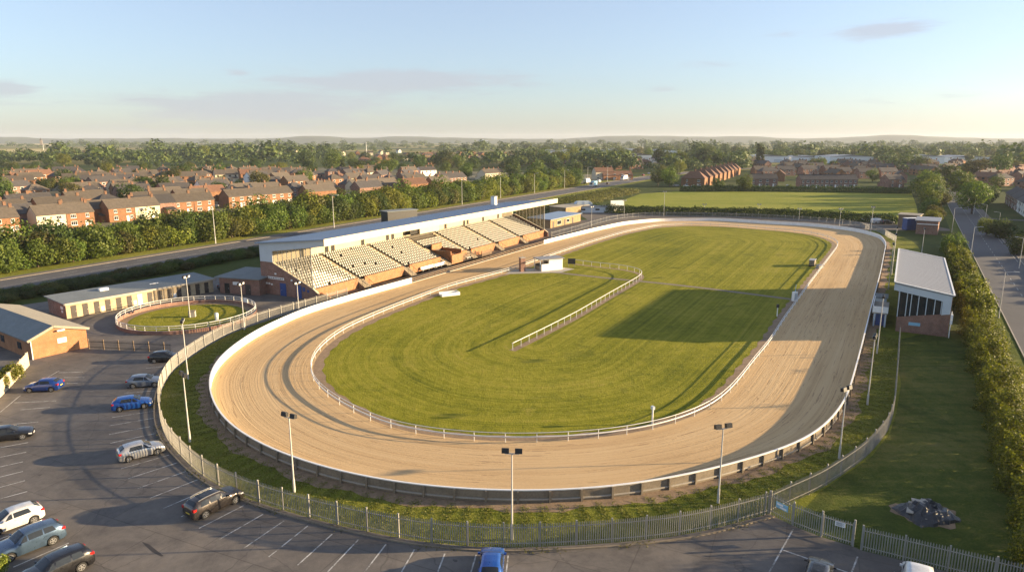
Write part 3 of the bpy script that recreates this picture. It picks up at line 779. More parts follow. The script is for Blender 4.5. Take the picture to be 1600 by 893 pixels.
# near end: doors, vents, notice strip
m = MB(); m.box(-.10, -6.1, 3.15, -.03, -1.7, 3.6); n_ = m.build('notice_strip', M['white'], st)
m = MB()
x = -5.8
for w in (.35, .5, .25, .42, .3, .55, .38, .3, .46): m.box(-.115, x, 3.28, -.105, x + w * .8, 3.47); x += w + .1
m.build('lettering', M['black'], n_)
for y in (-5.2, -9.3):
    dr = MB().box(-.09, y - 1.3, .02, -.03, y + (.3 if y > -6 else 0), 2.55).build('door', M['blue_door'], st)
    MB().box(-.13, y - .2, 1.1, -.095, y - .1, 1.25).build('handle', M['steel'], dr)
m = MB()
for y, z in ((-1.3, 2.0), (-2.0, 2.0), (-2.7, 1.9), (-3.9, 4.1), (-8.2, 3.2)): m.box(-.16, y - .2, z, -.03, y + .2, z + .32)
m.build('wall_vents', M['white'], st)
m = MB(); m.box(-.08, -11.6, 1.5, -.03, -10.9, 2.3); m.box(-.08, -12.6, 1.4, -.03, -12.1, 1.9); m.build('end_windows', M['blue_door'], st)
MB().prism([(-14.2, 0), (-14.2, 1.5), (-17.2, .9), (-17.2, 0)], 'x', .6, .95).build('wing_wall', M['brick_orange'], st)
# terrace
ROWS = 12; RT, RZ = .88, (6.25 - 2.0) / 12
AIS = [0.6, 13.6, 29.0, 43.5, 55.5, 70.0, 84.5, 99.6]
m = MB()
for r in range(ROWS):
    t1 = 13.1 - r * RT; z = 1.55 + r * RZ
    m.box(.33, -t1, max(0, z - .9), ST_L - .33, -t1 + RT, z)
m.box(.33, -2.7, 0, ST_L - .33, -2.3, 6.2)
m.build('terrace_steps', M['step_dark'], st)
for a in AIS[1:-1]:
    m = MB()
    for r in range(ROWS * 2):
        t1 = 13.1 - r * RT / 2; z = 1.6 + r * RZ / 2
        m.box(a - .75, -t1, z - .35, a + .75, -t1 + RT/2, z + .02)
    m.build('aisle_stairs', M['stair'], st)
for a in AIS[1:-1]:
    m = MB()
    m.bar((a - .8, -12.9, 2.5), (a - .8, -2.9, 6.55), .05, .05)
    for r in range(0, ROWS, 2): m.box(a - .82, -13.0 + r * RT, 1.6 + r * RZ, a - .78, -12.96 + r * RT, 2.5 + r * RZ)
    m.build('aisle_rail', M['black'], st)
# seats
def seat_mb():
    s = MB()
    s.box(-.195, .02, .40, .195, .15, .46)
    s.prism([(.14, .44), (.18, .44), (.25, .80), (.21, .82)], 'x', -.195, .195)
    s.box(-.19, .10, .0, .19, .14, .40, 1)
    return s
seat_me = seat_mb().mesh('seat', [M['seat'], M['black']])
pos = []
for bi in range(len(AIS) - 1):
    x0, x1 = AIS[bi] + .95, AIS[bi+1] - .95
    if bi == 0: x0 = AIS[0] + .5
    if bi == 6: x1 = AIS[7] - .3
    n = int((x1 - x0) / .64)
    for r in range(ROWS):
        t = 13.1 - r * RT - .45; z = 1.55 + r * RZ
        for k in range(n + 1):
            xx = x0 + k * .64
            if 43.5 < xx < 49.5 and r < 5: continue
            if bi == 3 and r > 8: continue
            if random.random() < .012: continue
            pos.append((xx, -t, z))
wp = lambda p: ST_B + sd * p[0] - sn * p[1]
pos.sort(key=lambda p: hypot(*wp(p)) + abs(p[1] + 10) * .3)
for p in pos[:98]: link('seat', seat_me, st, p)
sv = np.array(seat_mb().v); sf = np.array(seat_mb().f); P_ = np.array(pos[98:])
V = (sv[None] + P_[:, None]).reshape(-1, 3); Q = (sf[None] + (np.arange(len(P_)) * len(sv))[:, None, None]).reshape(-1, 4)
sm = npmesh('seats', V, Q, M['seat']); sm.materials.append(M['black'])
sm.polygons.foreach_set('material_index', np.tile(np.array(seat_mb().m, np.int32), len(P_)))
so = link('seat_rows', sm, st); so['kind'] = 'stuff'
# front wall in lengths with stair gaps
gaps = [0.4] + [a for a in AIS[1:-1]] + [ST_L - .3]
for a, b in zip(gaps[:-1], gaps[1:]):
    x0 = a + (1.1 if a > 1 else 0); x1 = b - (1.1 if b < 99 else 0)
    m = MB(); m.box(x0, -13.75, 0, x1, -13.4, 2.0); w = m.build('front_wall', M['brick_orange'], st)
    MB().box(x0 - .05, -13.8, 2.0, x1 + .05, -13.35, 2.1).build('coping', M['brick_orange'], w)
for a in AIS[1:-1]:
    m = MB()
    for k in range(7): m.box(a - 1.05, -13.9 - k * .35 + .35, 0, a + 1.05, -13.9 - k * .35 + .7, 1.6 - k * .22)
    m.build('front_stairs', M['concrete_dark'], st)
for a in AIS[1:-1]:
    for x in (a - 1.05, a + 1.05):
        m = MB(); m.bar((x, -13.7, 2.4), (x, -16.0, .95), .05, .05); m.bar((x, -16.0, 0), (x, -16.0, .97), .05, .05); m.bar((x, -14.9, 0), (x, -14.9, 1.6), .05, .05)
        m.build('stair_handrail', M['black'], st)
# brick stair block between the seats, commentary box above
m = MB(); m.box(44.6, -15.6, 0, 49.6, -15.3, 2.3); m.box(44.6, -15.3, 0, 44.9, -9.2, 3.2); m.box(49.3, -15.3, 0, 49.6, -9.2, 3.2); m.box(44.9, -9.5, 0, 49.3, -9.2, 4.4)
m.build('stair_block', M['brick_orange'], st)
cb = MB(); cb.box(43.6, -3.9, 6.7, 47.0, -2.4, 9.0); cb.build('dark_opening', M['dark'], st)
m = MB(); m.box(47.0, -4.4, 6.5, 55.6, -2.4, 8.0); cbx = m.build('commentary_box', M['cream'], st)
m = MB(); m.box(47.2, -4.2, 8.02, 55.4, -2.5, 9.35); m.build('windows', M['glass'], cbx)
m = MB()
for x in np.arange(47.1, 55.7, 1.2): m.box(x - .06, -4.34, 8.0, x + .06, -4.24, 9.4)
m.build('window_bars', M['cream'], cbx)
vent = thing('roof_cabinet', 'white cabinet standing on the far end of the grandstand roof', 'cabinet', (*stp(88, 2.4), roof_z(2.4)), pi/2 - ST_A)
MB().box(-.7, -.7, .0, .7, .7, 2.5).build('body', M['white'], vent); MB().box(-.8, -.8, 2.5, .8, .8, 2.62).build('lid', M['steel'], vent)
MB().box(-.35, -.74, .4, .35, -.702, 1.9).build('door', M['pale_clad'], vent)

# benches, tables and bins along the apron
def bench(label, l, t, L=5.2):
    b = thing('bench', label, 'bench', (*stp(l, t), .025), pi/2 - ST_A, 'white benches under the stand wall')
    MB().box(0, -.25, .4, L, .25, .47).build('seat', M['white'], b); MB().prism([(.22, .47), (.28, .47), (.36, .95), (.3, .95)], 'x', 0, L).build('backrest', M['white'], b)
    for x in (.2, L/2, L - .2): MB().box(x - .05, -.22, 0, x + .05, .28, .4).build('leg', M['steel'], b)
bench('white bench below the brick wall just before the stair block', 33.5, 14.6); bench('white bench beside the brick stair block', 38.6, 14.9, 4.4)
bench('short white bench beyond the stair block under the seats', 52.5, 14.8, 3.0)

for lab, a, b in (('brown picket gate by the track rail below the stair block', (722,406.5), (744,401)), ('shorter brown picket gate farther along the track rail', (753,401.5), (768,397.5)), ('white barrier panel standing on the apron near the picket gates', (700,411), (714,408))):
    loc, rz, L = frame(G(*a), G(*b)) if 'frame' in globals() else ((*G(*a), 0), atan2(G(*b)[1]-G(*a)[1], G(*b)[0]-G(*a)[0]), hypot(G(*b)[0]-G(*a)[0], G(*b)[1]-G(*a)[1]))
    wh = 'white' in lab; t_ = thing('barrier_panel' if wh else 'picket_gate', lab, 'barrier' if wh else 'gate', loc, rz); m = MB()
    if wh: m.box(0, -.03, .2, L, .03, 1.1)
    else:
        for x in np.arange(.1, L, .45): m.box(x, -.03, .08, x + .22, .03, 1.5)
    m.build('panel' if wh else 'pickets', M['white' if wh else 'timber'], t_)
    m = MB(); m.box(0, .035, .5, L, .08, .6); m.build('rail', M['timber'], t_)
    for x in (0, L - .12): MB().box(x, .085, 0, x + .12, .2, 1.6).build('post', M['timber'], t_)

# ------------------------------------------------------------------ small stand on the far straight
RB = np.array([60.93, 105.88]); RA = .52
rd = np.array([sin(RA), cos(RA)]); rn = np.array([cos(RA), -sin(RA)])
r2 = thing('small_stand', 'small brick stand with pale flat roof beside the track and hedge', 'grandstand', (*RB, 0), pi/2 - RA)
L2, D2 = 38.2, 7.7
def rz2(t): return 7.94 + (6.71 - 7.94) * t / D2
m = MB(); m.prism([(.25, rz2(-.25)), (-D2 - .2, rz2(D2 + .2)), (-D2 - .2, rz2(D2) - .25), (.25, rz2(-.25) - .25)], 'x', -.3, L2 + .3); rr_ = m.build('roof', M['roof_pale'], r2)
m = MB(); z0 = .04
for a, b in (((-.3, .25), (-.3, -D2-.2)), ((-.3, -D2-.2), (L2+.3, -D2-.2)), ((L2+.3, -D2-.2), (L2+.3, .25)), ((L2+.3, .25), (-.3, .25))):
    m.bar((*a, rz2(-a[1]) + z0), (*b, rz2(-b[1]) + z0), .22, .14)
m.build('roof_edge', M['white'], rr_)
m = MB()
for x in np.arange(1.2, L2, 1.25): m.bar((x, .1, rz2(0) + .012), (x, -D2, rz2(D2) + .012), .04, .035)
m.build('roof_seams', M['roof_pale'], rr_)
m = MB(); m.prism([(.2, rz2(0) - .2), (-D2 + .05, rz2(D2) - .2), (-D2 + .05, 3.7), (-D2 + 1.2, 3.45), (-D2 + 1.2, rz2(D2) - 1.1), (.2, rz2(0) - 1.25)], 'x', -.22, -.05); m.build('end_cladding', M['pale_clad'], r2)
m = MB(); m.box(-.2, .12, rz2(0) - 1.25, L2 + .2, .24, rz2(0) - .2); m.build('front_fascia', M['pale_clad'], r2)
EW = [(-.6, 0), (-.6, 2.35), (-D2, 3.75), (-D2, 0)]
MB().prism(EW, 'x', -.02, .28).build('end_wall', M['brick_red'], r2); MB().prism(EW, 'x', L2 - .28, L2).build('end_wall', M['brick_red'], r2)
MB().box(0, -D2, 0, L2, -D2 + .28, 6.5).build('rear_wall', M['brick_red'], r2)
MB().box(.28, -.9, 0, L2 - .28, -.62, 2.3).build('front_wall', M['brick_red'], r2)
m = MB(); m.prism([(-.6, 2.4), (-.6, rz2(.6) - 1.2), (-D2 + 1.25, rz2(D2) - 1.1), (-D2 + 1.25, 3.5)], 'x', .06, .09); sc_ = m.build('end_glazing', M['glass'], r2)
m = MB()
for t in (.6, 1.7, 2.3, 3.3, 4.4, 5.5, 6.4): m.box(.0, -t - .06, 2.4 + (t - .6) * .19, .05, -t + .06, rz2(t) - 1.1)
m.build('mullions', M['pale_clad'], sc_)
m = MB(); m.box(.3, -.75, 2.32, L2 - .3, -.72, 6.75); gl = m.build('front_glazing', M['glass'], r2)
m = MB()
for x in np.arange(.3, L2, 2.1): m.box(x - .06, -.71, 2.3, x + .06, -.6, 6.75)
m.box(.3, -.71, 4.4, L2 - .3, -.62, 4.5)
m.build('mullions', M['pale_clad'], gl)
MB().box(-.07, -3.9, 1.25, -.022, -2.3, 1.75).build('sign_plate', M['blue_sign'], r2)
tr = MB()
for x, z in ((.35, 2.2), (.5, 3.0)): tr.box(-.5, -D2 - .35, z, .0, -D2 - .05, z + .75)
tr.build('floodlights', M['white'], r2)
m = MB(); m.tube((-.3, -D2 - .15, 0), (-.3, -D2 - .15, 4.2), .07); m.build('drainpipe', M['white'], r2)
# timing deck in front of it
dk = thing('viewing_deck', 'raised white-railed deck between the small stand and the track', 'deck', (*(RB - rn * 3.0 + rd * 1.5), 0), pi/2 - RA)
m = MB(); m.box(0, -2.3, 2.2, 9, 0, 2.4); m.build('platform', M['concrete'], dk)
m = MB(); m.box(0, -2.3, 2.4, .1, 0, 3.4); m.box(0, -.1, 2.4, 9, 0, 3.3); m.build('parapet', M['white'], dk)
for x, y in ((.3, -.4), (8.7, -.4), (.3, -2.0), (8.7, -2.0), (4.5, -.4)): MB().box(x - .12, y - .12, 0, x + .12, y + .12, 2.2).build('leg', M['pale_clad'], dk)
m = MB()
for k in range(10): m.box(9 + k * .3, -1.6, 0, 9.3 + k * .3, -.2, 2.3 - k * .22)
m.build('steps', M['concrete_dark'], dk)
MB().box(1.0, -2.1, 0, 4.2, -.6, 2.19).build('store', M['container_blue'], dk)
sk = thing('starting_box', 'low blue grey starter cabin against the outside of the track barrier', 'cabin', (*(RB - rn * 3.0 + rd * 15), 0), pi/2 - RA)
MB().box(0, -1.8, 0, 3.4, 0, 2.1).build('wall', M['pale_clad'], sk); MB().box(-.2, -2.0, 2.1, 3.6, .2, 2.25).build('roof', M['roof_felt'], sk); MB().box(1.2, -2.04, .8, 2.4, -2.005, 1.7).build('window', M['glass'], sk)

# ------------------------------------------------------------------ kennel block, brick block, other low buildings
def frame(p, q):
    d = np.array(q) - np.array(p); L = np.linalg.norm(d); return (*p, 0), atan2(d[1], d[0]), L
loc, rz, L = frame(G(105,498), G(334,455.5))
kb = thing('kennel_block', 'long low cream brick kennel block with a row of dark doors', 'kennels', loc, rz)
KD, KH = 7.5, 2.55
MB().box(0, 0, 0, L, KD, KH).build('wall', M['brick_cream'], kb)
m = MB(); m.prism([(-.45, KH), (KD + .4, KH + .35), (KD + .4, KH + .5), (-.45, KH + .18)], 'x', -.4, L + .4); rf = m.build('roof', M['roof_felt'], kb)
MB().box(-.42, -.52, KH - .12, L + .42, -.44, KH + .2).build('fascia', M['concrete'], rf)
m = MB(); m.box(7.5, 4.5, KH + .3, 9.0, 5.3, KH + .8); m.box(16, 3.5, KH + .3, 17.6, 3.8, KH + .42); m.build('roof_vent', M['white'], rf)
MB().box(-.06, .2, 0, -.02, KD - .2, KH).build('end_wall', M['brick_red'], kb)
for k in range(14):
    x = .75 + k * (L - 1.5) / 13.6
    dr = MB().box(x, -.05, .05, x + .85, -.005, 2.15).build('door', M['door_dark' if k != 6 else 'pale_clad'], kb)
    MB().box(x + .68, -.085, 1.0, x + .76, -.055, 1.15).build('handle', M['steel'], dr)
m = MB()
for k in (2, 5, 9): 
    x = .75 + k * (L - 1.5) / 13.6 + 1.1; m.box(x, -.05, .3, x + .55, -.005, 1.1)
m.build('panel', M['white'], kb)
m = MB(); m.box(-.12, .9, 1.5, -.065, 1.9, 2.0); m.box(-.12, 1.1, .9, -.065, 1.7, 1.3); m.build('notice', M['white'], kb)

loc, rz, L = frame(G(50,562), G(138,542))
bb = thing('brick_block', 'orange brick block with low pitched tan roof at the car park edge', 'building', loc, rz)
DP = 24
EH = 2.7; AP = 4.1; ax_ = L * .42
MB().prism([(0, 0), (0, EH), (ax_, AP - .1), (L, EH + .15), (L, 0)], 'y', 0, DP).build('wall', M['brick_orange'], bb)
m = MB()
m.prism([(-.35, EH - .05), (ax_, AP), (ax_, AP + .16), (-.35, EH + .12)], 'y', -.3, DP + .3)
rf = m.build('roof', M['roof_felt'], bb)
m = MB(); m.prism([(ax_, AP), (L + .35, EH + .1), (L + .35, EH + .27), (ax_, AP + .165)], 'y', -.3, DP + .3); m.build('roof', M['roof_tan'], bb)
m = MB(); m.bar((-.35, -.32, EH + .02), (ax_, -.32, AP + .06), .06, .34); m.bar((ax_, -.32, AP + .06), (L + .35, -.32, EH + .15), .06, .34); m.build('bargeboard', M['roof_tan'], bb)
nb = MB().box(L * .47, -.05, 1.55, L * .63, -.005, 2.25).build('notice', M['white'], bb)
m = MB()
for k in range(4): m.box(L * .49, -.058, 1.68 + k * .13, L * (.61 - .02 * (k % 2)), -.052, 1.74 + k * .13)
m.build('lettering', M['black'], nb)
MB().box(L * .47, -.5, AP - .75, L * .60, -.03, AP - .55).build('lamp', M['white'], bb)
m = MB(); m.tube((.1, -.09, 0), (.1, -.09, EH), .07); m.build('drainpipe', M['white'], bb)
m = MB()
for y in (3, 9, 15): m.box(-.05, y, 1.0, -.005, y + 1.3, 2.0)
m.build('window', M['glass'], bb)

def flat_building(name, label, p, q, depth, h, wall, roof, cat='building', over=.35, doors=(), wins=(), tilt=.25, rlabel=None):
    loc, rz, L = frame(p, q)
    b = thing(name, label, cat, loc, rz)
    MB().box(0, 0, 0, L, depth, h).build('wall', wall, b)
    m = MB(); m.prism([(-over, h + .02), (depth + over, h + tilt), (depth + over, h + tilt + .18), (-over, h + .2)], 'x', -over, L + over); m.build('roof', roof, b)
    for x, w, hh, mt in doors:
        d = MB().box(x, -.06, .02, x + w, -.005, hh).build('door', mt, b); MB().box(x + w - .2, -.1, 1.0, x + w - .1, -.06, 1.15).build('handle', M['steel'], d)
    for x, w, z0, z1 in wins:
        f = MB().box(x, -.05, z0, x + w, -.005, z1).build('window', M['white'], b); MB().box(x + .08, -.06, z0 + .08, x + w - .08, -.051, z1 - .08).build('pane', M['glass'], f)
    return b, L
# store beside the near end of the stand
g0 = np.array(G(362,449)); 
q0 = stp(-2.2, 1.5); p0 = q0 - sn * 9 - sd * 2.0
b, L = flat_building('store_building', 'dark brick store with pale green roof against the end of the grandstand', p0, q0, 8.5, 3.2, M['brick_red'], M['roof_felt'], over=.6,
    doors=((1.2, 1.1, 2.1, M['dark']), (6.0, 1.2, 2.1, M['door_dark'])), tilt=.3)
MB().box(3.2, -.06, 1.9, 4.6, -.005, 2.5).build('notice', M['white'], b)
flat_building('scoreboard_store', 'dark flat cabin standing behind the long grandstand roof', np.array(G(606,339,6)), np.array(G(652,335,6)), 4, 7.5, M['black'], M['roof_felt'], cat='cabin', tilt=.1)
# low buildings past the far end of the stand
p = np.array(G(860,356.6)); q = np.array(G(907,345.6))
b, L = flat_building('bar_building', 'low tan brick building with blue-grey roof past the far end of the stand', p, q, 9, 2.9, M['brick_tan'], M['roof_blue'], over=.5,
    doors=((1.6, 1.1, 2.1, M['door_dark']), (10.5, 1.0, 2.1, M['door_dark']), (17, 1.0, 2.1, M['door_dark'])), wins=((5.0, 3.2, .6, 2.1), (12.4, 2.4, .8, 2.0)), tilt=.2)
p = np.array(G(884,336)); flat_building('brick_store', 'plain brick store behind the low bar building', p, p + sd * 17 + sn * 3, 8, 2.8, M['brick_tan'], M['roof_tan'])
# tank, board, trailer
c = np.array(G(911,330)); tk = thing('storage_tank', 'rounded pale storage tank against the dark hedge beyond the stand', 'tank', (*c, 0), .15)
m = MB()
prof = [(-3.8, 0), (-3.8, 3.0), (-3.4, 3.9), (-2.6, 4.3), (2.6, 4.3), (3.4, 3.9), (3.8, 3.0), (3.8, 0)]
m.prism(prof, 'y', -1.6, 1.6); m.build('shell', M['pale_clad'], tk); 
for x in (-3.0, 0, 3.0): MB().box(x - .06, -1.68, 0, x + .06, -1.61, 4.2).build('band', M['steel'], tk)
c = np.array(G(964,331.5)); bd = thing('hoarding', 'blank pale hoarding on posts by the far hedge', 'hoarding', (*c, 0), .35)
MB().box(-3.1, -.08, .7, 3.1, .08, 5.0).build('panel', M['white'], bd)
for x in (-2.6, 2.6): MB().box(x - .1, .08, 0, x + .1, .25, 4.6).build('post', M['timber'], bd)
c = np.array(G(937,332)); flat_building('site_cabin', 'long low grey cabin between the tank and the hoarding', c - np.array([10, 1]), c + np.array([6, 0]), 3, 2.4, M['pale_clad'], M['roof_pale'], cat='cabin', wins=((2, 2, .9, 1.8), (8, 2, .9, 1.8)))
# far right corner of the ground
p = np.array(G(1402,354)); q = np.array(G(1430,356))
flat_building('wooden_shed', 'brown boarded shed by the far corner hedge', p, q + (q - p) * .15, 5, 4.2, M['shed_brown'], M['roof_tan'], cat='shed')
p = np.array(G(1416,360)); cn = thing('shipping_container', 'blue shipping container between the brown shed and the brick store', 'container', (*p, 0), .1)
m = MB(); m.box(0, 0, .15, 5.2, 2.4, 4.0); m.build('body', M['container_blue'], cn)
m = MB()
for x in np.arange(.2, 5.1, .3): m.box(x, -.05, .3, x + .15, -.005, 3.8)
m.build('ribs', M['container_blue'], cn); MB().box(-.05, -.1, 4.0, 5.25, 2.5, 4.12).build('lid', M['white'], cn)
p = np.array(G(1430,365)); q = np.array(G(1461,367))
b, L = flat_building('brick_store', 'small brick store with pale flat roof beside the road hedge', p, q + (q - p) * .1, 10, 4.3, M['brick_red'], M['roof_pale'], over=.5)
MB().box(.2, -.5, 3.2, L, -.05, 3.4).build('canopy', M['white'], b)

# hut, brick pillar and rail objects on the infield
c = np.array(G(846,424)); jh = thing('judges_hut', 'small white hut with flat grey roof beside the finishing straight', 'hut', (*c, 0), radians(25))
m = MB(); m.box(2.0, 0, 0, 5.6, 3.2, 2.7); m.build('wall', M['white'], jh); MB().box(-.5, -.3, 2.7, 5.9, 3.5, 2.92).build('roof', M['roof_pale'], jh)
m = MB(); m.box(0, -.1, 0, 2.0, .1, 1.7); m.build('low_wall', M['white'], jh); m = MB(); m.box(.0, .1, 0, .15, 3.1, 1.0); m.box(0, 3.1, 0, 2, 3.2, 1.4); m.build('counter', M['concrete_dark'], jh)
for x, y in ((-.2, 3.1), (-.2, .2)): MB().box(x - .06, y - .06, 0, x + .06, y + .06, 2.7).build('post', M['pale_clad'], jh)
MB().box(1.95, .5, .9, 1.998, 2.8, 2.2).build('window', M['glass'], jh)
sheet('hut_slab', [c + np.array(v) for v in ((-8.5,-3.4),(4.5,-1.4),(8,3),(4,6),(-6.5,2.2))], .06, M['concrete'])
c = np.array(G(816,424)); bp = thing('brick_pillar', 'red brick pillar with white side beside the hut', 'pillar', (*c, 0), radians(25))
MB().box(-.6, -.5, 0, .6, .5, 3.2).build('shaft', M['brick_red'], bp); MB().box(-.7, -.6, 3.2, .7, .6, 3.35).build('cap', M['concrete'], bp); MB().box(.61, -.4, .3, .66, .4, 2.9).build('panel', M['white'], bp)
m = MB(); m.tube((.0, 0, 3.35), (0, 0, 4.1), .03); m.build('aerial', M['steel'], bp)
c = np.array(G(893,416.5)); sb = thing('display_board', 'small dark display board standing by the hooked infield rail', 'board', (*c, 0), radians(-4))
MB().box(-.9, -.08, .7, .9, .08, 2.0).build('screen', M['black'], sb)
for x in (-.7, .7): MB().box(x - .05, -.04, 0, x + .05, .04, .7).build('leg', M['steel'], sb)
c = np.array(G(700,463)); lp_ = thing('lure_pit', 'low white walled pit on the infield edge beside the running rail', 'pit', (*c, 0), radians(27)); lp_.scale = (.8, .8, .75)
m = MB(); m.box(-1.5, 0, 0, 3.2, .2, .9); m.box(3.0, .2, 0, 3.2, 2.2, .9); m.box(-1.5, 2.0, 0, 3.0, 2.2, .9); m.box(-1.5, .2, 0, -1.3, 2.0, .5); m.build('wall', M['white'], lp_); MB().box(-1.3, .2, .0, 3.0, 2.0, .3).build('floor_slab', M['concrete'], lp_)
c = np.array(G(1019,662)); cp = thing('camera_post', 'short white post with a grey box near the running rail bend', 'post', (*c, 0), .4)
m = MB(); m.tube((0,0,0), (0,0,1.7), .09); m.build('shaft', M['white'], cp); MB().box(-.14, -.2, 1.7, .14, .2, 2.05).build('box', M['pale_clad'], cp)
c = np.array(G(1214,494)); cp = thing('marker_post', 'white marker post on the shaded infield grass', 'post', (*c, 0), .2)
m = MB(); m.tube((0,0,0), (0,0,1.9), .08); m.build('shaft', M['white'], cp); MB().box(-.2, -.12, 1.55, .2, .12, 2.15).build('head', M['black'], cp)
c = np.array(G(1241,470)); cp = thing('control_cabinet', 'white control cabinet with a pole at the end of the infield path', 'cabinet', (*c, 0), .5)
MB().box(-.45, -.3, 0, .45, .3, 1.8).build('body', M['white'], cp); m = MB(); m.tube((.5, .3, 0), (.5, .3, 3.1), .05); m.build('pole', M['blue_sign'], cp); MB().box(-.38, -.33, .3, .38, -.301, 1.5).build('door', M['pale_clad'], cp)
c = np.array(G(1269,415)); tp = thing('starting_trap', 'dark starting trap box with pale end on the infield edge', 'trap', (*c, 0), radians(60))
MB().box(-1.4, -.6, .25, 1.4, .6, 1.5).build('box', M['concrete_dark'], tp); MB().box(-1.5, -.7, 1.5, 1.5, .7, 1.6).build('lid', M['steel'], tp); MB().box(1.41, -.6, .2, 1.5, .6, 1.5).build('grille', M['white'], tp)
for x in (-1.1, 1.1):
    m = MB(); m.tube((x, -.65, .25), (x, .65, .25), .25, n=12); m.build('wheel', M['tyre'], tp)
c = np.array(G(1281,419)); tp = thing('equipment_crate', 'pale grey crate beside the starting trap', 'crate', (*c, 0), radians(20)); MB().box(-.8, -.5, 0, .8, .5, .8).build('body', M['concrete'], tp); MB().box(-.85, -.55, .8, .85, .55, .88).build('lid', M['roof_pale'], tp)

# tarpaulin heap on the lawn
hp = thing('rubble_heap', 'black plastic sheeted heap of broken slabs on the shaded lawn', 'heap', (*G(1447,803), 0), .25)
rs = random.Random(5); n1, n2 = 16, 14; V = []; F = MB()
for j in range(n2 + 1):
    for i in range(n1 + 1):
        x = (i / n1 - .5) * 4.4; y = (j / n2 - .5) * 3.6
        e = max(0, 1 - (abs(x) / 2.2)**2.2) * max(0, 1 - (abs(y) / 1.8)**2)
        V.append((x + rs.uniform(-.1, .1), y + rs.uniform(-.1, .1), .02 + e * (.75 + .5 * rs.random()) - (.3 if e < .02 else 0)))
F.v = V
for j in range(n2):
    for i in range(n1): F.f.append((j*(n1+1)+i, j*(n1+1)+i+1, (j+1)*(n1+1)+i+1, (j+1)*(n1+1)+i)); F.m.append(0)
F.build('plastic_sheet', M['rubber_black'], hp)
for k, (a, b, z, r) in enumerate(((( -1.9,-.2),(-.2,1.3), .55, .3), ((-.2,1.35),(1.4,.2), .62, .2), ((-1.2,-.9),(.2,-1.2), .4, .5), ((.6,-.4),(1.7,-.8), .45, .1), ((-.4,.2),(.5,.7), 1.0, .3))):
    m = MB(); m.bar((*a, z), (*b, z - .12), .5, .1); m.build('slab', M['concrete'], hp)
struct(sheet('worn_patch', [np.array(G(1447,803)) + np.array([2.45 * cos(a) * (1 + .16 * sin(3*a) + .08 * sin(11*a)), 2.0 * sin(a) * (1 + .14 * cos(5*a) + .07 * sin(9*a))]) for a in np.linspace(0, 2*pi, 28, endpoint=False)], .03, M['dirt']))

# ------------------------------------------------------------------ paddock ring
pc = np.array([-55.8, 114.2]); PR = 10.9
ang = np.linspace(0, 2*pi, 72, endpoint=False)
lp_ = lambda r: np.c_[pc[0] + r * np.cos(ang), pc[1] + r * np.sin(ang)]
struct(ring('paddock_grass', [lp_(PR - 1.6), lp_(4), lp_(.05)], [.06] * 3, M['grass_in'], [0, 5, 9]))
struct(ring('paddock_path', [lp_(PR), lp_(PR - 1.65)], [.05, .05], M['dirt'], [0, 1]))
pr = thing('paddock_wall', 'round low brick wall with white rails enclosing the parade ring', 'wall', (*pc, 0))
m = MB(); c_ = lambda r: [(r * cos(a), r * sin(a)) for a in ang]
a_, b_ = c_(PR + .12), c_(PR - .12)
for i in range(72):
    j = (i + 1) % 72
    m.poly([(*a_[i], 0), (*a_[j], 0), (*a_[j], .62), (*a_[i], .62)]); m.poly([(*b_[j], 0), (*b_[i], 0), (*b_[i], .62), (*b_[j], .62)]); m.poly([(*a_[i], .62), (*a_[j], .62), (*b_[j], .62), (*b_[i], .62)])
m.build('wall', M['brick_red'], pr, fix=False)
for z, r in ((1.35, .06), (.98, .045)):
    m = MB(); cc = c_(PR)
    for i in range(72): m.tube((*cc[i], z), (*cc[(i+1) % 72], z), r, n=6, caps=False)
    m.build('rail', M['white_rail'], pr, smooth=True)
pm = MB().tube((0,0,.6), (0,0,1.36), .05, n=6).mesh('rail_post', M['white_rail'])
for k in range(36): link('post', pm, pr, (PR * cos(k * pi / 18), PR * sin(k * pi / 18), 0))
g = np.array([PR * cos(2.0), PR * sin(2.0)])
MB().box(-.7, -.05, .65, .7, .05, 1.3).build('notice', M['white'], pr, (PR * cos(.9) * .985, PR * sin(.9) * .985, 0), .9 + pi/2)
pb = thing('plinth', 'small brick plinth at the foot of the lamp in the parade ring', 'plinth', (*G(301,495), .06), .2); MB().box(-.55, -.4, 0, .5, .4, 1.0).build('body', M['concrete'], pb); MB().box(-.6, -.45, 1.0, .55, .45, 1.08).build('cap', M['concrete_dark'], pb)
bn = thing('litter_bin', 'pale litter bin on the parade ring grass', 'bin', (*G(339,500), .06)); m = MB(); m.tube((0,0,0), (0,0,1.1), .28, .32, 12); m.build('body', M['white'], bn); m = MB(); m.tube((0,0,1.1), (0,0,1.25), .34, .2, 12); m.build('lid', M['pale_clad'], bn)

# ------------------------------------------------------------------ lamps
def flood_pole(h, heads=2, rot=0.0):
    t = link('floodlight_pole', None); 
    m = MB(); m.tube((0,0,1.2), (0,0,h), .075, .05, 8); m.build('pole', M['pole'], t, smooth=False)
    m = MB(); m.tube((0,0,0), (0,0,1.25), .12, .10, 10); m.build('base_sleeve', M['pole'], t)
    if heads:
        m = MB(); m.bar((-.55,0,h), (.55,0,h), .07, .07); m.build('crossbar', M['pole'], t)
        hm = MB(); hm.prism([(-.18, -.16), (.16, -.22), (.2, .12), (-.1, .22)], 'x', -.27, .27); hm = hm.mesh('lamp_housing', M['black'])
        gm_ = MB(); gm_.prism([(.162, -.2), (.175, -.2), (.21, .1), (.2, .1)], 'x', -.22, .22); gm_ = gm_.mesh('lamp_glass', M['lamp_clear'])
        for sx in (-.5, .5):
            f = link('floodlight', hm, t, (sx, 0, h + .24)); link('glass', gm_, f)
    return t
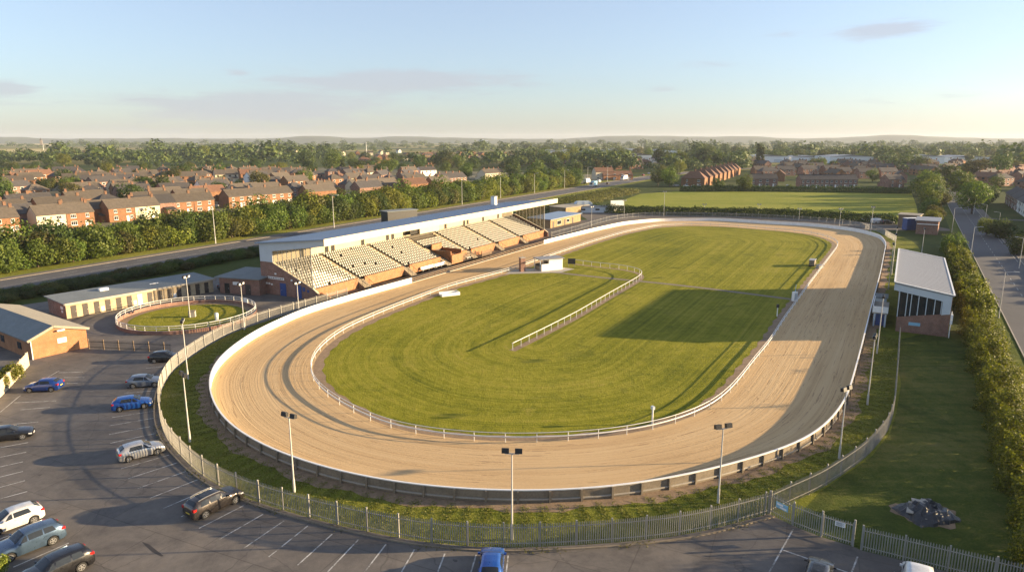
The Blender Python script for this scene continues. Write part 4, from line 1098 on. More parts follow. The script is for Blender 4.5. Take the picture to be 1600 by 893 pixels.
poles = [((460,768),6.9,'slim floodlight pole on the grass bank above the car park bays'),((800,842),7.1,'floodlight pole behind the palisade fence beside the blue parked car'),((1122,785),6.7,'floodlight pole on the bank where the near bend turns up'),
 ((1311,716),6.9,'floodlight pole against the palisade fence beside the shaded lawn'),((1355,632),8.0,'floodlight pole on the sunlit bank below the viewing deck'),((1370,552),8.2,'floodlight pole beside the viewing deck and small stand'),
 ((297,690),7.0,'floodlight pole on the bank opposite the silver hatchback'),((294,592),7.5,'floodlight pole at the fence by the paddock yard gate'),((382,515),7.4,'floodlight pole behind the fence next to the parade ring'),
 ((467,488),5.2,'short floodlight pole by the grandstand end doors'),((297,496),7.0,'floodlight pole standing in the parade ring grass'),
 ((1393,429),9.0,'floodlight pole behind the small stand front corner'),((1388,452),9.2,'floodlight pole at the track side of the small stand'),((1395,414),9.0,'tall floodlight pole where the far straight meets the stand lawn'),
 ((924,354),6.8,'floodlight pole behind the low bar building'),((975,340),6.6,'floodlight pole in front of the blank hoarding'),((1037,338),9.6,'tallest floodlight pole on the far bend'),((1100,336),4.2,'short pole at the middle of the far bend hedge'),
 ((1185,338),4.6,'short floodlight pole before the wide part of the hedge'),((1248,345),4.4,'short pole between the hedge and the far bend barrier'),((1311,357),6.6,'floodlight pole where the far bend begins to turn down'),((1360,366),8.6,'floodlight pole beside the parked vans at the far corner'),((1440,396),6.5,'white topped pole on the lawn beyond the small stand roof')]
tc_ = np.array([30, 150])
for (q, h, lab) in poles:
    p = np.array(G(*q)); t = flood_pole(h)
    d = spine(p[None])[0] - p
    tag(placed(t, (*p, 0), atan2(d[1], d[0]) - pi/2), lab, 'floodlight', 'floodlight poles round the track')
def street_lamp(h, arm=1.6):
    t = link('street_lamp', None)
    m = MB(); m.tube((0,0,1.3), (0,0,h), .075, .05, 8); m.build('pole', M['pole'], t); m = MB(); m.tube((0,0,0), (0,0,1.35), .11, .1, 8); m.build('base_sleeve', M['pole'], t)
    m = MB(); m.tube((0,0,h), (arm*.7,0,h+.18), .045, .04, 6); m.build('arm', M['pole'], t)
    hd = MB(); hd.prism([(arm*.65, h+.12), (arm*1.15, h+.17), (arm*1.15, h+.24), (arm*.7, h+.28)], 'y', -.14, .14); hd.build('lamp_head', M['steel'], t)
    return t
sl = street_lamp(7.6)
SLS = [((1560,497),'street lamp on the verge beside the large road hedge'),((1516,403),'street lamp at the verge level with the small stand'),((1487,363),'street lamp on the verge beside the brick store'),((1473,323),'street lamp on the verge near the roadside trees')]
first = True
for q, lab in SLS:
    o = sl if first else dup(sl); first = False
    tag(placed(o, (*G(*q), .04), atan2(RRn[1], RRn[0]), scale=1.05), lab, 'street lamp', 'street lamps along the right road')
for q, lab in (((1558,368),'street lamp on the house side by a front garden wall'),((1538,352),'street lamp on the house side near the round tree'),((1521,335),'street lamp on the house side under the big tree'),((1592,420),'dark topped street lamp by the brick garden wall')):
    o = dup(sl); tag(placed(o, (*G(*q), .12), atan2(-RRn[1], -RRn[0]), scale=.95), lab, 'street lamp', 'street lamps along the right road')
for q, lab in (((337,381),'tall street lamp on the dual carriageway before the nearest brick pair'),((522,356),'tall street lamp on the dual carriageway behind the near roof end'),((722,320),'street lamp on the dual carriageway above the stand roof'),((782,310),'street lamp on the dual carriageway near the roof cabinet'),((835,302),'street lamp on the dual carriageway past the stand'),((882,294),'street lamp on the dual carriageway by the box van'),((918,286),'street lamp where the shrub belt ends'),((949,284),'street lamp by the pale roadside house')):
    o = dup(sl); tag(placed(o, (*G(*q), .1), atan2(RDn[1], RDn[0]), scale=1.45), lab, 'street lamp', 'street lamps along the dual carriageway')

# ------------------------------------------------------------------ vehicles
CARS = {
 'hatch': dict(L=4.05, W=1.74, top=[(-1,.62),(-.985,.98),(-.93,1.12),(-.72,1.40),(-.45,1.47),(-.1,1.48),(.1,1.44),(.46,1.02),(.62,.96),(.86,.84),(.965,.70),(1,.48)], belt=.93, wb=(-.60,.62), r=.31, glass=(-.90,-.70,.11,.45)),
 'estate': dict(L=4.6, W=1.85, top=[(-1,.66),(-.985,1.05),(-.94,1.20),(-.80,1.52),(-.5,1.62),(-.1,1.63),(.12,1.58),(.44,1.12),(.62,1.07),(.86,.97),(.965,.80),(1,.55)], belt=1.04, wb=(-.58,.62), r=.35, glass=(-.92,-.79,.13,.43)),
 'saloon': dict(L=4.6, W=1.80, top=[(-1,.62),(-.985,.92),(-.74,1.02),(-.42,1.38),(-.2,1.43),(.05,1.42),(.16,1.38),(.46,.98),(.62,.94),(.86,.83),(.965,.68),(1,.48)], belt=.91, wb=(-.58,.62), r=.32, glass=(-.70,-.44,.17,.45)),
 'van': dict(L=4.9, W=1.90, top=[(-1,.70),(-.99,1.75),(-.96,1.92),(-.5,1.97),(.1,1.97),(.30,1.90),(.62,1.18),(.72,1.12),(.90,1.0),(.97,.85),(1,.55)], belt=1.08, wb=(-.55,.64), r=.33, glass=(None,None,.32,.61)),
}
def car(name, label, kind, paint, loc, rz, cat='car', rails=False, dark_roof=False, group='parked cars'):
    K = CARS[kind]; L2_, W2 = K['L'] / 2, K['W'] / 2
    t = thing(name, label, cat, loc, rz, group)
    tx = [p[0] * L2_ for p in K['top']]; tz = [p[1] for p in K['top']]
    ztop = lambda x: float(np.interp(x, tx, tz))
    zbelt = lambda x: min(ztop(x) - .06, K['belt'] + .05 * (-x / L2_))
    def half(x):
        a = abs(x) / L2_; return W2 * (1 - .16 * max(0, (a - .6) / .4)**2.2)
    def roofw(x):
        return half(x) * (.93 - (.10 if kind == 'van' else .20) * min(1, max(0, (ztop(x) - zbelt(x)) / .5)))
    wx = [f * L2_ for f in K['wb']]; R = K['r'] + .06
    def zb(x):
        z = .20 + .10 * max(0, (abs(x) / L2_ - .9) / .1)
        for c in wx:
            d = abs(x - c)
            if d < R: z = max(z, K['r'] + sqrt(R * R - d * d))
        return z
    xs = sorted(set([round(v, 3) for v in np.linspace(-L2_, L2_, 40)] + [round(v, 3) for v in tx] + [round(c + R * k, 3) for c in wx for k in (-1.001, -.98, -.85, -.6, -.3, 0, .3, .6, .85, .98, 1.001)]))
    sec = []
    for x in xs:
        w = half(x); b = zb(x); zt = ztop(x); bl = max(zbelt(x), b + .05); rw = roofw(x)
        p2 = max(b + .02, min(.62, bl - .02))
        sec.append([(w * .95, b), (w, max(b + .01, min(b + .15, p2 - .005))), (w, p2), (w * .965, bl), (rw, max(zt - .05, bl + .02)), (rw * .62, zt), (0, zt + .012)])
    m = MB(); n = 7
    for x, s in zip(xs, sec):
        for y, z in s: m.v.append((x, y, z))
        for y, z in reversed(s[:-1]): m.v.append((x, -y, z))
    k = 2 * n - 1
    for i in range(len(xs) - 1):
        for j in range(k - 1):
            m.f.append((i*k+j, (i+1)*k+j, (i+1)*k+j+1, i*k+j+1)); m.m.append(0)
    for i in (0, len(xs) - 1): m.f.append(tuple(i*k + j for j in range(k))); m.m.append(0)
    body = m.build('body', paint, t, smooth=True)
    m = MB(); m.box(-L2_ * .93, -W2 * .86, .17, L2_ * .93, W2 * .86, .56); m.build('underbody', M['black'], t)
    # glass
    def sp_(x, f, sgn, off=.008):
        w = half(x) * .965; rw = roofw(x); b = zbelt(x); z4 = ztop(x) - .05
        return (x, sgn * (w + (rw - w) * f + off), b + (z4 - b) * f + off * .4)
    g0, g1, g2, g3 = [None if v is None else v * L2_ for v in K['glass']]
    segs = [(.10, .36), (-.34, .06), (-.72, -.38)] if kind in ('estate',) else ([(.06, .36), (-.56, .02)] if kind == 'hatch' else ([(.10, .38), (-.42, .06)] if kind == 'saloon' else [(.26, .52)]))
    for sgn in (1, -1):
        for a, b in segs:
            a *= L2_; b *= L2_; m = MB(); last = a <= -.4 * L2_; frst = b > .3 * L2_
            N_ = 6
            for i in range(N_):
                for fr0, fr1 in ((.12, .5), (.5, .88)):
                    def xx(u, f):
                        hi = b - (f - .12) * (.26 * L2_ if frst else 0); lo = a + (f - .12) * (.10 * L2_ if last else 0); return lo + (hi - lo) * u
                    q = [sp_(xx(i/N_, fr0), fr0, sgn), sp_(xx((i+1)/N_, fr0), fr0, sgn), sp_(xx((i+1)/N_, fr1), fr1, sgn), sp_(xx(i/N_, fr1), fr1, sgn)]
                    m.poly(q if sgn < 0 else q[::-1])
            m.build('side_window', M['glass'], t, fix=False)
    def screen(nm, xa, xb):
        m = MB(); ny = 8; nx = 4
        def pt(u, v):
            x = xa + (xb - xa) * u; g = v * .86; rw = roofw(x); zt = ztop(x)
            z = zt + .012 * (1 - abs(g)) if abs(g) < .62 else zt - .05 * (abs(g) - .62) / .38
            return (x + (.006 if xa > 0 else -.006), g * rw, z + .012)
        for i in range(nx):
            for j in range(ny):
                u0, u1 = i/nx, (i+1)/nx; v0, v1 = -1 + 2*j/ny, -1 + 2*(j+1)/ny
                m.poly([pt(u0, v0), pt(u1, v0), pt(u1, v1), pt(u0, v1)])
        m.build(nm, M['glass'], t, fix=False, smooth=True)
    screen('windscreen', g2 + .02, g3 - .02)
    if g0 is not None: screen('rear_window', g0 + .02, g1 - .02)
    if dark_roof:
        m = MB()
        for i in range(6):
            xa = -.6 * L2_ + i * .1 * L2_; xb = xa + .1 * L2_
            m.poly([(xa, -roofw(xa)*.6, ztop(xa)+.012), (xb, -roofw(xb)*.6, ztop(xb)+.012), (xb, roofw(xb)*.6, ztop(xb)+.012), (xa, roofw(xa)*.6, ztop(xa)+.012)])
        m.build('roof_panel', M['glass'], t, fix=False)
    # wheels
    ty = MB(); ty.tube((0,-.105,0), (0,.105,0), K['r'], n=20); tm = ty.mesh('tyre', M['tyre'], smooth=False)
    rm = MB(); rm.tube((0,-.112,0), (0,.112,0), K['r'] * .66, n=16)
    for q in range(5):
        a = q * 2 * pi / 5
        for s_ in (-1, 1): rm.box(0, 0, 0, 0, 0, 0) if False else None
    rmm = rm.mesh('rim', M['alloy'])
    sp2 = MB()
    for q in range(5):
        a0 = q * 2 * pi / 5 + .28; a1 = (q + 1) * 2 * pi / 5 - .28
        for s_ in (-1, 1):
            rr0, rr1 = K['r'] * .26, K['r'] * .58
            sp2.poly([(rr0*cos(a0), s_*.115, rr0*sin(a0)), (rr1*cos(a0), s_*.115, rr1*sin(a0)), (rr1*cos(a1), s_*.115, rr1*sin(a1)), (rr0*cos(a1), s_*.115, rr0*sin(a1))])
    spm = sp2.mesh('spoke_gaps', M['black'], fix=False)
    for c in wx:
        for s_ in (-1, 1):
            w = link('wheel', tm, t, (c, s_ * (half(c) - .115), K['r'])); link('rim', rmm, w); link('spoke_gap', spm, w)
    # lights, plates, mirrors, handles
    for s_ in (-1, 1):
        zf = ztop(L2_ * .95) - .08
        m = MB(); m.prism([(L2_*.80, zf + .02), (L2_*.965, zf - .02), (L2_*.968, zf - .13), (L2_*.84, zf - .10)], 'y', s_ * half(L2_*.93) * .62, s_ * (half(L2_*.86) + .004)); m.build('headlight', M['lamp_clear'], t)
        zr = K['belt'] + .05
        m = MB(); m.prism([(-L2_*.99 - .004, zr - .18), (-L2_*.985, zr + .03), (-L2_*.86, zr + .02), (-L2_*.88, zr - .15)], 'y', s_ * half(-L2_*.95) * .70, s_ * (half(-L2_*.9) + .006)); m.build('tail_light', M['redlamp'], t)
        xm = g3 - .10 * L2_
        m = MB(); m.box(xm - .07, s_ * (half(xm) * .97), K['belt'] + .02, xm + .06, s_ * (half(xm) + .16), K['belt'] + .16); m.build('wing_mirror', paint, t)
        for hx in ((-.05, -.42) if kind != 'van' else (.18,)):
            m = MB(); x = hx * L2_; m.box(x - .09, s_ * (half(x) * .985), K['belt'] - .13, x + .09, s_ * (half(x) + .018), K['belt'] - .10); m.build('door_handle', paint, t)
        if rails:
            m = MB(); 
            for i in range(6):
                xa = (-.72 + i * .14) * L2_; xb = (-.72 + (i+1) * .14) * L2_
                m.bar((xa, s_ * roofw(xa) * .88, ztop(xa) + .03), (xb, s_ * roofw(xb) * .88, ztop(xb) + .03), .05, .05)
            m.build('roof_rail', M['alloy'], t)
    m = MB(); m.box(-L2_ - .014, -.26, .60, -L2_ + .02, .26, .71); m.build('number_plate', M['plate_y'], t)
    m = MB(); m.box(L2_ - .02, -.26, .36, L2_ + .014, .26, .47); m.build('number_plate', M['white'], t)
    m = MB(); m.box(L2_ * .975, -.45, .50, L2_ + .004, .45, .60); m.build('grille', M['black'], t)
    m = MB(); m.box(-L2_ * .998, -W2 * .74, .30, -L2_ * .95, W2 * .74, .46); m.box(L2_ * .95, -W2 * .74, .24, L2_ * .998, W2 * .74, .36); m.build('bumper_trim', M['black'], t)
    return t
PT = {k: car_paint(k + '_car_paint', c, mt) for k, c, mt in (('blue', (.012,.085,.36), .4), ('deep_blue', (.01,.05,.24), .4), ('silver', (.46,.46,.46), .6), ('grey_blue', (.17,.20,.25), .55), ('black', (.008,.008,.010), .2), ('bronze', (.055,.046,.042), .5), ('white', (.60,.59,.57), .1), ('slate', (.07,.115,.18), .55), ('charcoal', (.035,.036,.04), .5), ('red', (.28,.02,.015), .3))}
def car_by_wheels(label, kind, paint, rear, front, side, **kw):
    r = np.array(G(*rear)); f = np.array(G(*front)); d = (f - r) / np.linalg.norm(f - r); left = np.array([-d[1], d[0]])
    c = (r + f) / 2 + left * (.78 if side == 'R' else -.78)
    return car(kw.pop('name', 'parked_car'), label, kind, PT[paint], (*c, .021), atan2(d[1], d[0]), **kw)
car_by_wheels('dark bronze estate car with pale roof rails parked against the fence', 'estate', 'bronze', (321,809), (366,787), 'R', rails=True, dark_roof=True)
car_by_wheels('silver hatchback parked alone in the fence side bays', 'hatch', 'silver', (201,722), (246.5,710), 'R')
car_by_wheels('bright blue hatchback parked between the silver and grey-blue hatchbacks', 'hatch', 'blue', (187,643.5), (226,638), 'R')
car_by_wheels('grey-blue hatchback parked close to the fence curve', 'hatch', 'grey_blue', (207.5,607), (242,604.5), 'R')
car_by_wheels('black hatchback parked where the fence meets the paddock yard', 'hatch', 'black', (241,567.5), (271,566), 'R')
car_by_wheels('deep blue estate car facing the cream palisade fence', 'hatch', 'deep_blue', (84,612), (44,613.5), 'L')
car_by_wheels('black saloon with its nose out of the open bays', 'saloon', 'black', (-13,694), (32,687), 'R')
car_by_wheels('white hatchback next to the slate blue car', 'hatch', 'white', (51,817.5), (0,836), 'L')
car_by_wheels('slate blue estate car between the white hatchback and the black car', 'estate', 'slate', (83,850), (19,876), 'L')
car_by_wheels('black estate car half out of the bays at the bottom of the car park', 'estate', 'black', (127,892), (62,922), 'L')
car('parked_car', 'blue hatchback nosed up to the palisade fence below the lamp pole', 'hatch', PT['blue'], (-1.45, 43.15, .021), radians(88))
c = G(1281,905); dd = np.array(G(1239.5,826)) - np.array(G(1202,893)); hd_ = atan2(dd[1], dd[0])
car('parked_car', 'charcoal hatchback in the bays facing the pedestrian gate', 'hatch', PT['charcoal'], (21.2, 42.0, .021), hd_ + .10, dark_roof=True)
car('parked_van', 'white panel van facing the straight palisade fence', 'van', PT['white'], (27.3, 40.7, .021), hd_ + .12, cat='van', group=None)
car_by_wheels('silver hatchback standing by the store beside the grandstand', 'hatch', 'grey_blue', (346,452.5), (366,451.5), 'R')
for q, k, p_, rz, lab in (((1357,346),'van','white',3.0,'white van parked at the far corner by the hedge'),((1371,349),'van','white',.2,'white van parked in the shade next to the grey car'),((1386,350),'estate','charcoal',.1,'dark estate car parked before the far corner hedge')):
    car('parked_van' if k == 'van' else 'parked_car', lab, k, PT[p_], (*G(*q), .02), rz, cat='van' if k == 'van' else 'car')
# traffic on the dual carriageway
def lorry(label, loc, rz, cabm, boxm):
    t = thing('box_lorry', label, 'lorry', loc, rz)
    MB().box(-4, -1.2, 1.0, 2.2, 1.2, 3.7).build('cargo_box', boxm, t); m = MB(); m.prism([(2.35, .5), (2.35, 2.9), (3.6, 2.9), (4.3, 1.9), (4.35, .5)], 'y', -1.15, 1.15); cb_ = m.build('cab', cabm, t)
    m = MB(); m.prism([(3.66, 2.8), (3.69, 2.8), (4.30, 1.95), (4.27, 1.95)], 'y', -1.0, 1.0); m.build('windscreen', M['glass'], cb_)
    for x in (-3, -1.9, 3.2):
        for y in (-1.05, 1.05): m = MB(); m.tube((x, y-.14, .48), (x, y+.14, .48), .48, n=14); m.build('wheel', M['tyre'], t)
    MB().box(-4, -1, .7, 3, 1, .98).build('chassis', M['black'], t)
ha = atan2(RDd[1], RDd[0])
lorry('white box lorry on the far lanes of the dual carriageway', (*G(917,287), .05), ha, PT['white'], M['white'])
lorry('blue and white box lorry on the near lanes', (*G(927,292), .05), ha + pi, PT['white'], M['blue_sign'])
lorry('white box lorry farther along where the road bends', (*G(975,281.5), .05), ha - .1 + pi, PT['white'], M['white'])
for q, p_, k, lab in (((936,285),'white','van','white van behind the lorry on the far lanes'),((950,288),'black','hatch','dark car on the near lanes of the dual carriageway'),((985,277),'silver','hatch','silver car farther along the dual carriageway'),((1005,274.5),'red','hatch','red car at the far end of the dual carriageway'),((1014,272),'white','hatch','white car at the far end of the dual carriageway')):
    car('moving_van' if k == 'van' else 'moving_car', lab, k, PT[p_], (*G(*q), .04), ha, cat='van' if k == 'van' else 'car', group='traffic on the dual carriageway')
for i, (q, p_) in enumerate((((1056,291),'white'),((1072,292),'silver'),((1084,292),'white'),((1092,293),'grey_blue'),((1230,292),'white'),((1012,276),'silver'))):
    if i < 5:
        car('parked_car', ['white car parked behind the playing field beside the first gabled house','silver car parked beside the end of the gabled row','white van-like car parked under the end gable','grey-blue car parked by the gabled row hedge','white car parked beside the long dark terrace'][i], 'hatch', PT[p_], (*G(*q), .02), .1 + .3 * i)

# ------------------------------------------------------------------ houses
def house(w=17.0, dp=7.6, eh=5.2, rh=2.9, wall='brick_house', wall2=None, roof='tile_brown', simple=False, hip=False, units=2, chim=True):
    """front faces -y, width along x; returns a dict of builders."""
    W_ = MB(); half_ = w / 2
    if wall2:
        for x0, x1, mi in ((-half_, 0, 0), (0, half_, 1)):
            W_.box(x0, 0, 0, x1, dp, eh, mi)
    else: W_.box(-half_, 0, 0, half_, dp, eh, 0)
    if not hip:
        for x0, x1 in ((-half_, -half_ + .25), (half_ - .25, half_)): W_.prism([(0, eh), (dp/2, eh + rh - .05), (dp, eh)], 'x', x0, x1, 0 if x0 < 0 or not wall2 else 1)
    Rf = MB(); o = .35
    if hip:
        a = dp / 2
        e0 = [(-half_-o, -o, eh-.1), (half_+o, -o, eh-.1), (half_+o, dp+o, eh-.1), (-half_-o, dp+o, eh-.1)]; r0, r1 = (-half_+a, dp/2, eh+rh), (half_-a, dp/2, eh+rh)
        Rf.poly([e0[0], e0[1], r1, r0]); Rf.poly([e0[1], e0[2], r1]); Rf.poly([e0[2], e0[3], r0, r1]); Rf.poly([e0[3], e0[0], r0]); Rf.poly(e0[::-1])
    else:
        s_ = rh / (dp/2)
        Rf.prism([(-o, eh - o*s_), (dp/2, eh + rh), (dp/2, eh + rh + .16), (-o, eh - o*s_ + .18)], 'x', -half_-.2, half_+.2)
        Rf.prism([(dp+o, eh - o*s_), (dp+o, eh - o*s_ + .18), (dp/2, eh + rh + .158), (dp/2, eh + rh)], 'x', -half_-.2, half_+.2)
        Rf.box(-half_-.22, dp/2 - .14, eh + rh + .08, half_+.22, dp/2 + .14, eh + rh + .24)
    W_.box(-half_ + 1.2, dp, 0, -half_ + 4.8, dp + 3.0, 2.5, 0); Rf.prism([(dp + .01, 3.3), (dp + 3.3, 2.5), (dp + 3.3, 2.62), (dp + .01, 3.45)], 'x', -half_ + 1.0, -half_ + 5.0)
    Ch = []
    for k in range(units if chim else 0):
        x = (k - (units - 1) / 2) * (w / units) * (0 if units == 1 else 1) ; x = 0 if units == 2 and k == 0 else (half_ - .9 if units == 2 else x)
        c = MB(); c.box(x - .45, dp/2 - .34, eh + rh - .6, x + .45, dp/2 + .34, eh + rh + 1.2); c.box(x - .51, dp/2 - .40, eh + rh + .98, x + .51, dp/2 + .40, eh + rh + 1.1)
        for px in (-.24, .24): c.tube((x + px, dp/2, eh + rh + 1.2), (x + px, dp/2, eh + rh + 1.5), .12, .10, 8, 1)
        Ch.append(c)
    wins = []
    n = units * 2
    for k in range(n):
        x = -half_ + w * (k + .5) / n
        ww = 1.7 if k % 2 == (0 if (k // 2) % 2 else 1) else 1.1
        wins.append((x, ww, 3.35, 4.65))
        wins.append((x, ww + .3, .85, 2.25) if k % 2 == 0 else (x + .9, 1.0, .95, 2.2))
    doors = [(-half_ + w * (k * 2 + 1.5) / n - .5) for k in range(units)]
    return dict(W=W_, R=Rf, C=Ch, wins=wins, doors=doors, w=w, dp=dp, eh=eh, wall=[M[wall]] + ([M[wall2]] if wall2 else []), roof=M[roof])
def house_thing(name, label, H_, simple=False):
    t = link(name, None); t['label'] = label; t['category'] = 'house'
    if simple:
        m = MB(); mats = list(H_['wall']); nw = len(mats); mats += [H_['roof'], M['chimney'], M['white'], M['glass']]
        def add(src, off):
            i = len(m.v); m.v += src.v; m.f += [tuple(i + k for k in f) for f in src.f]; m.m += [off + a for a in src.m]
        add(H_['W'], 0); add(H_['R'], nw)
        for c in H_['C']:
            c2 = MB(); c2.v = c.v; c2.f = c.f; c2.m = [0] * len(c.f); add(c2, nw + 1)
        for x, ww, z0, z1 in H_['wins']:
            m.box(x - ww/2, -.06, z0, x + ww/2, -.005, z1, nw + 2); m.box(x - ww/2 + .12, -.075, z0 + .12, x + ww/2 - .12, -.061, z1 - .12, nw + 3)
            m.box(x - ww/2, H_['dp'] + .005, z0, x + ww/2, H_['dp'] + .06, z1, nw + 3)
        COL.objects.unlink(t); bpy.data.objects.remove(t)
        o = m.build(name, mats); o['label'] = label; o['category'] = 'house'; return o
    H_['W'].build('wall', H_['wall'], t); r = H_['R'].build('roof', H_['roof'], t)
    for c in H_['C']: c.build('chimney', [M['chimney'], M['tile_red']], r)
    for x, ww, z0, z1 in H_['wins']:
        f = MB(); f.box(x - ww/2, -.07, z0, x + ww/2, -.005, z1); f.box(x - ww/2 - .08, -.12, z0 - .08, x + ww/2 + .08, -.005, z0); f = f.build('window', M['white'], t)
        p = MB(); nb_ = 3 if ww > 1.5 else 2
        for k in range(nb_):
            a = x - ww/2 + .08 + k * (ww - .08) / nb_; p.box(a, -.085, z0 + .1, a + (ww - .08) / nb_ - .08, -.071, z1 - .1)
        p.build('pane', M['glass'], f)
    for x in H_['doors']:
        d = MB().box(x - .45, -.07, .0, x + .45, -.005, 2.1).build('door', M['white'], t); MB().box(x + .3, -.1, 1, x + .36, -.071, 1.1).build('handle', M['steel'], d)
    m = MB(); m.tube((0, -.06, 0), (0, -.06, H_['eh']), .05, n=6); m.build('drainpipe', M['black'], t)
    m = MB(); m.bar((-H_['w']/2, -.36, H_['eh'] - .12), (H_['w']/2, -.36, H_['eh'] - .12), .12, .1); m.build('gutter', M['black'], r)
    return t
HK = {
 'brick': dict(wall='brick_house'), 'cream': dict(wall='render_cream', roof='tile_brown'), 'cream_left': dict(wall='render_cream', wall2='brick_house'), 'cream_right': dict(wall='brick_house', wall2='render_cream'),
 'dark': dict(wall='brick_red', roof='tile_dark'), 'white': dict(wall='render_white', roof='tile_dark'), 'red': dict(wall='brick_house', roof='tile_red'), }
# front row behind the shrub belt
FR = [((-62,345),(30,338),'brick','orange brick pair at the near end of the front row'),((54,336),(149,330),'cream_left','half cream half brick pair nearest behind the shrub belt'),((171,326),(247.5,319.5),'cream_right','half brick half cream pair in the front row'),
 ((270,316),(334,311),'brick','orange brick pair standing just before the tall street lamp'),((352.5,308),(461,299.5),'brick','long orange brick terrace of the front row'),((500,294.5),(527,292.5),'cream','small cream and brick house beside a dark extension'),
 ((560,291),(617,285),'cream_left','cream fronted house with two chimneys in the front row'),((640,281),(668,279),'cream','cream house at a break in the shrub belt'),((690,279),(727,276),'dark','brown roofed house low behind the shrub belt'),((760,271),(786,269),'cream','pale house at the far end of the front row')]
HANG = pi/2 - .62
front_frames = []
for a, b, k, lab in FR:
    p = np.array(G(*a, 5.2)); q = np.array(G(*b, 5.2)); w = float(np.clip(np.linalg.norm(q - p), 9, 34)); c = (p + q) / 2
    units = 2 if w < 22 else 4
    t = house_thing('terrace_house' if units > 2 else 'semi_detached_house', lab + ', brown tiled roof', house(w=w, units=units, **HK[k]))
    ang_ = HANG if w > 15 else HANG - .1
    placed(t, (*c, 0), ang_); front_frames.append((c, w))
# estate rows behind: copies of a few kinds
protos = {}
def proto(key, simple, w, hip=False):
    kk = (key, simple, w, hip)
    if kk not in protos: protos[kk] = [house_thing('semi_detached_house' if w > 11 else 'detached_house', '', house(w=w, hip=hip, units=2 if w > 11 else 1, **HK[key]), simple), False]
    e = protos[kk]
    if e[1]: return dup(e[0])
    e[1] = True; return e[0]
rs = random.Random(11)
def frustum(x, y, pad=1.08): return y > 10 and abs(x) < .75 * y * pad
hd = np.array([cos(HANG), sin(HANG)]); hn = np.array([-sin(HANG), cos(HANG)])   # along the row, away from the road
base = np.array([-160.0, 229.0]); KIND = {'brick':'orange brick','cream':'cream rendered','dark':'dark slate roofed brick','white':'white rendered','red':'red roofed brick','cream_left':'half cream','cream_right':'half brick half cream'}
houses = [(c[0], c[1]) for c, w in front_frames]
nh = 0
for row in range(1, 17):
    off = 17.5 + (row - 1) * 23 + (rs.random() - .5) * 4; s = -120 + rs.uniform(0, 14)
    simple = row > 3
    while s < 560:
        w = rs.choice((16, 16, 17, 10)); gap = rs.choice((3, 4, 5, 5, 9))
        c = base + hn * off + hd * (s + w/2)
        rot = HANG + (pi if row % 2 else 0) + rs.uniform(-.05, .05)
        if row >= 5: rot += .35 * sin(s * .012 + row)
        s += w + gap
        if not frustum(*c): continue
        dn = (c - RD0) @ RDn
        if dn > -17 or c[1] > 600 or (c[1] > 430 and c[0] > -60): continue
        if row > 2 and rs.random() < .34: continue
        if rs.random() < .08: continue
        if any((c[0]-h[0])**2 + (c[1]-h[1])**2 < 150 for h in houses): continue
        key = rs.choices(('brick','dark','cream','red','white'), (6, 4, 3, .6, .5))[0]
        o = proto(key, simple, 16 if w > 11 else 10, w < 11)
        near_ = 'in the %s row behind the front houses' % ('second third fourth'.split()[row - 1]) if row < 4 else 'among the estate roofs beyond the first rows'
        sz = 'pair' if w > 11 else 'detached house'
        lab = '%s %s %s' % (KIND[key], sz, near_)
        sc = w / (16 if w > 11 else 10)
        placed(o, (*c, -.02), rot, lab, lab, (sc, 1, rs.uniform(.93, 1.06))); houses.append((c[0], c[1])); nh += 1
# mid distance estate beyond the belt end
def scatter(n, u0, u1, v0, v1, keys, rot, lab, w=16, hipp=.3, mind=17, h_=0):
    k = 0; tries = 0
    while k < n and tries < n * 30:
        tries += 1; c = np.array(G(rs.uniform(u0, u1), rs.uniform(v0, v1)))
        if any((c[0]-h[0])**2 + (c[1]-h[1])**2 < mind**2 for h in houses): continue
        if abs((c - RD0) @ RDn - 9) < 22: continue
        key = rs.choices(keys[0], keys[1])[0]; hip = rs.random() < hipp
        o = proto(key, True, w, hip); lb = '%s %s' % (KIND[key], lab)
        placed(o, (*c, 0), rot + rs.choice((0, 0, pi/2)) + rs.uniform(-.15, .15), lb, lb); houses.append(tuple(c)); k += 1
scatter(34, 560, 880, 246, 257, (('brick','red','cream'), (3,4,1)), .5, 'house in the distant estate beyond the dark trees', 16)
scatter(26, 120, 640, 236.5, 243, (('brick','red','white','cream'), (3,2,1,1)), .5, 'house in the far village among the woods', 16, .2, 14)
scatter(30, 640, 880, 243, 249, (('brick','red','cream'), (3,3,1)), .5, 'house in the long rows of the distant estate', 16, .2, 12)
scatter(16, 880, 1180, 250, 258, (('brick','red','white'), (3,2,1)), .3, 'house between the warehouses and the carriageway', 16)
scatter(12, 880, 1010, 252, 266, (('brick','red'), (2,3)), .3, 'house beside the far end of the dual carriageway', 16)
scatter(42, 1190, 1460, 259, 281, (('dark','brick'), (4,2)), .1, 'house among the shaded roofs behind the playing field', 16)
scatter(44, 1480, 1640, 258, 300, (('dark','red'), (4,2)), RA, 'house in the shaded estate beyond the road terrace', 16)
# pale houses by the road end
for q, k, w, lab in (((945,281),'cream','a','pale pink gabled house beside the dual carriageway'),((966,281),'brick','a','long low orange brick house beside the pale gabled one')):
    t = house_thing('roadside_house', lab, house(w=15 if k == 'cream' else 24, units=2, wall='render_cream' if k == 'cream' else 'brick_orange', roof='tile_red', eh=6.2 if k == 'cream' else 3.6)); placed(t, (*G(*q), 0), .25 if k == 'brick' else .3)
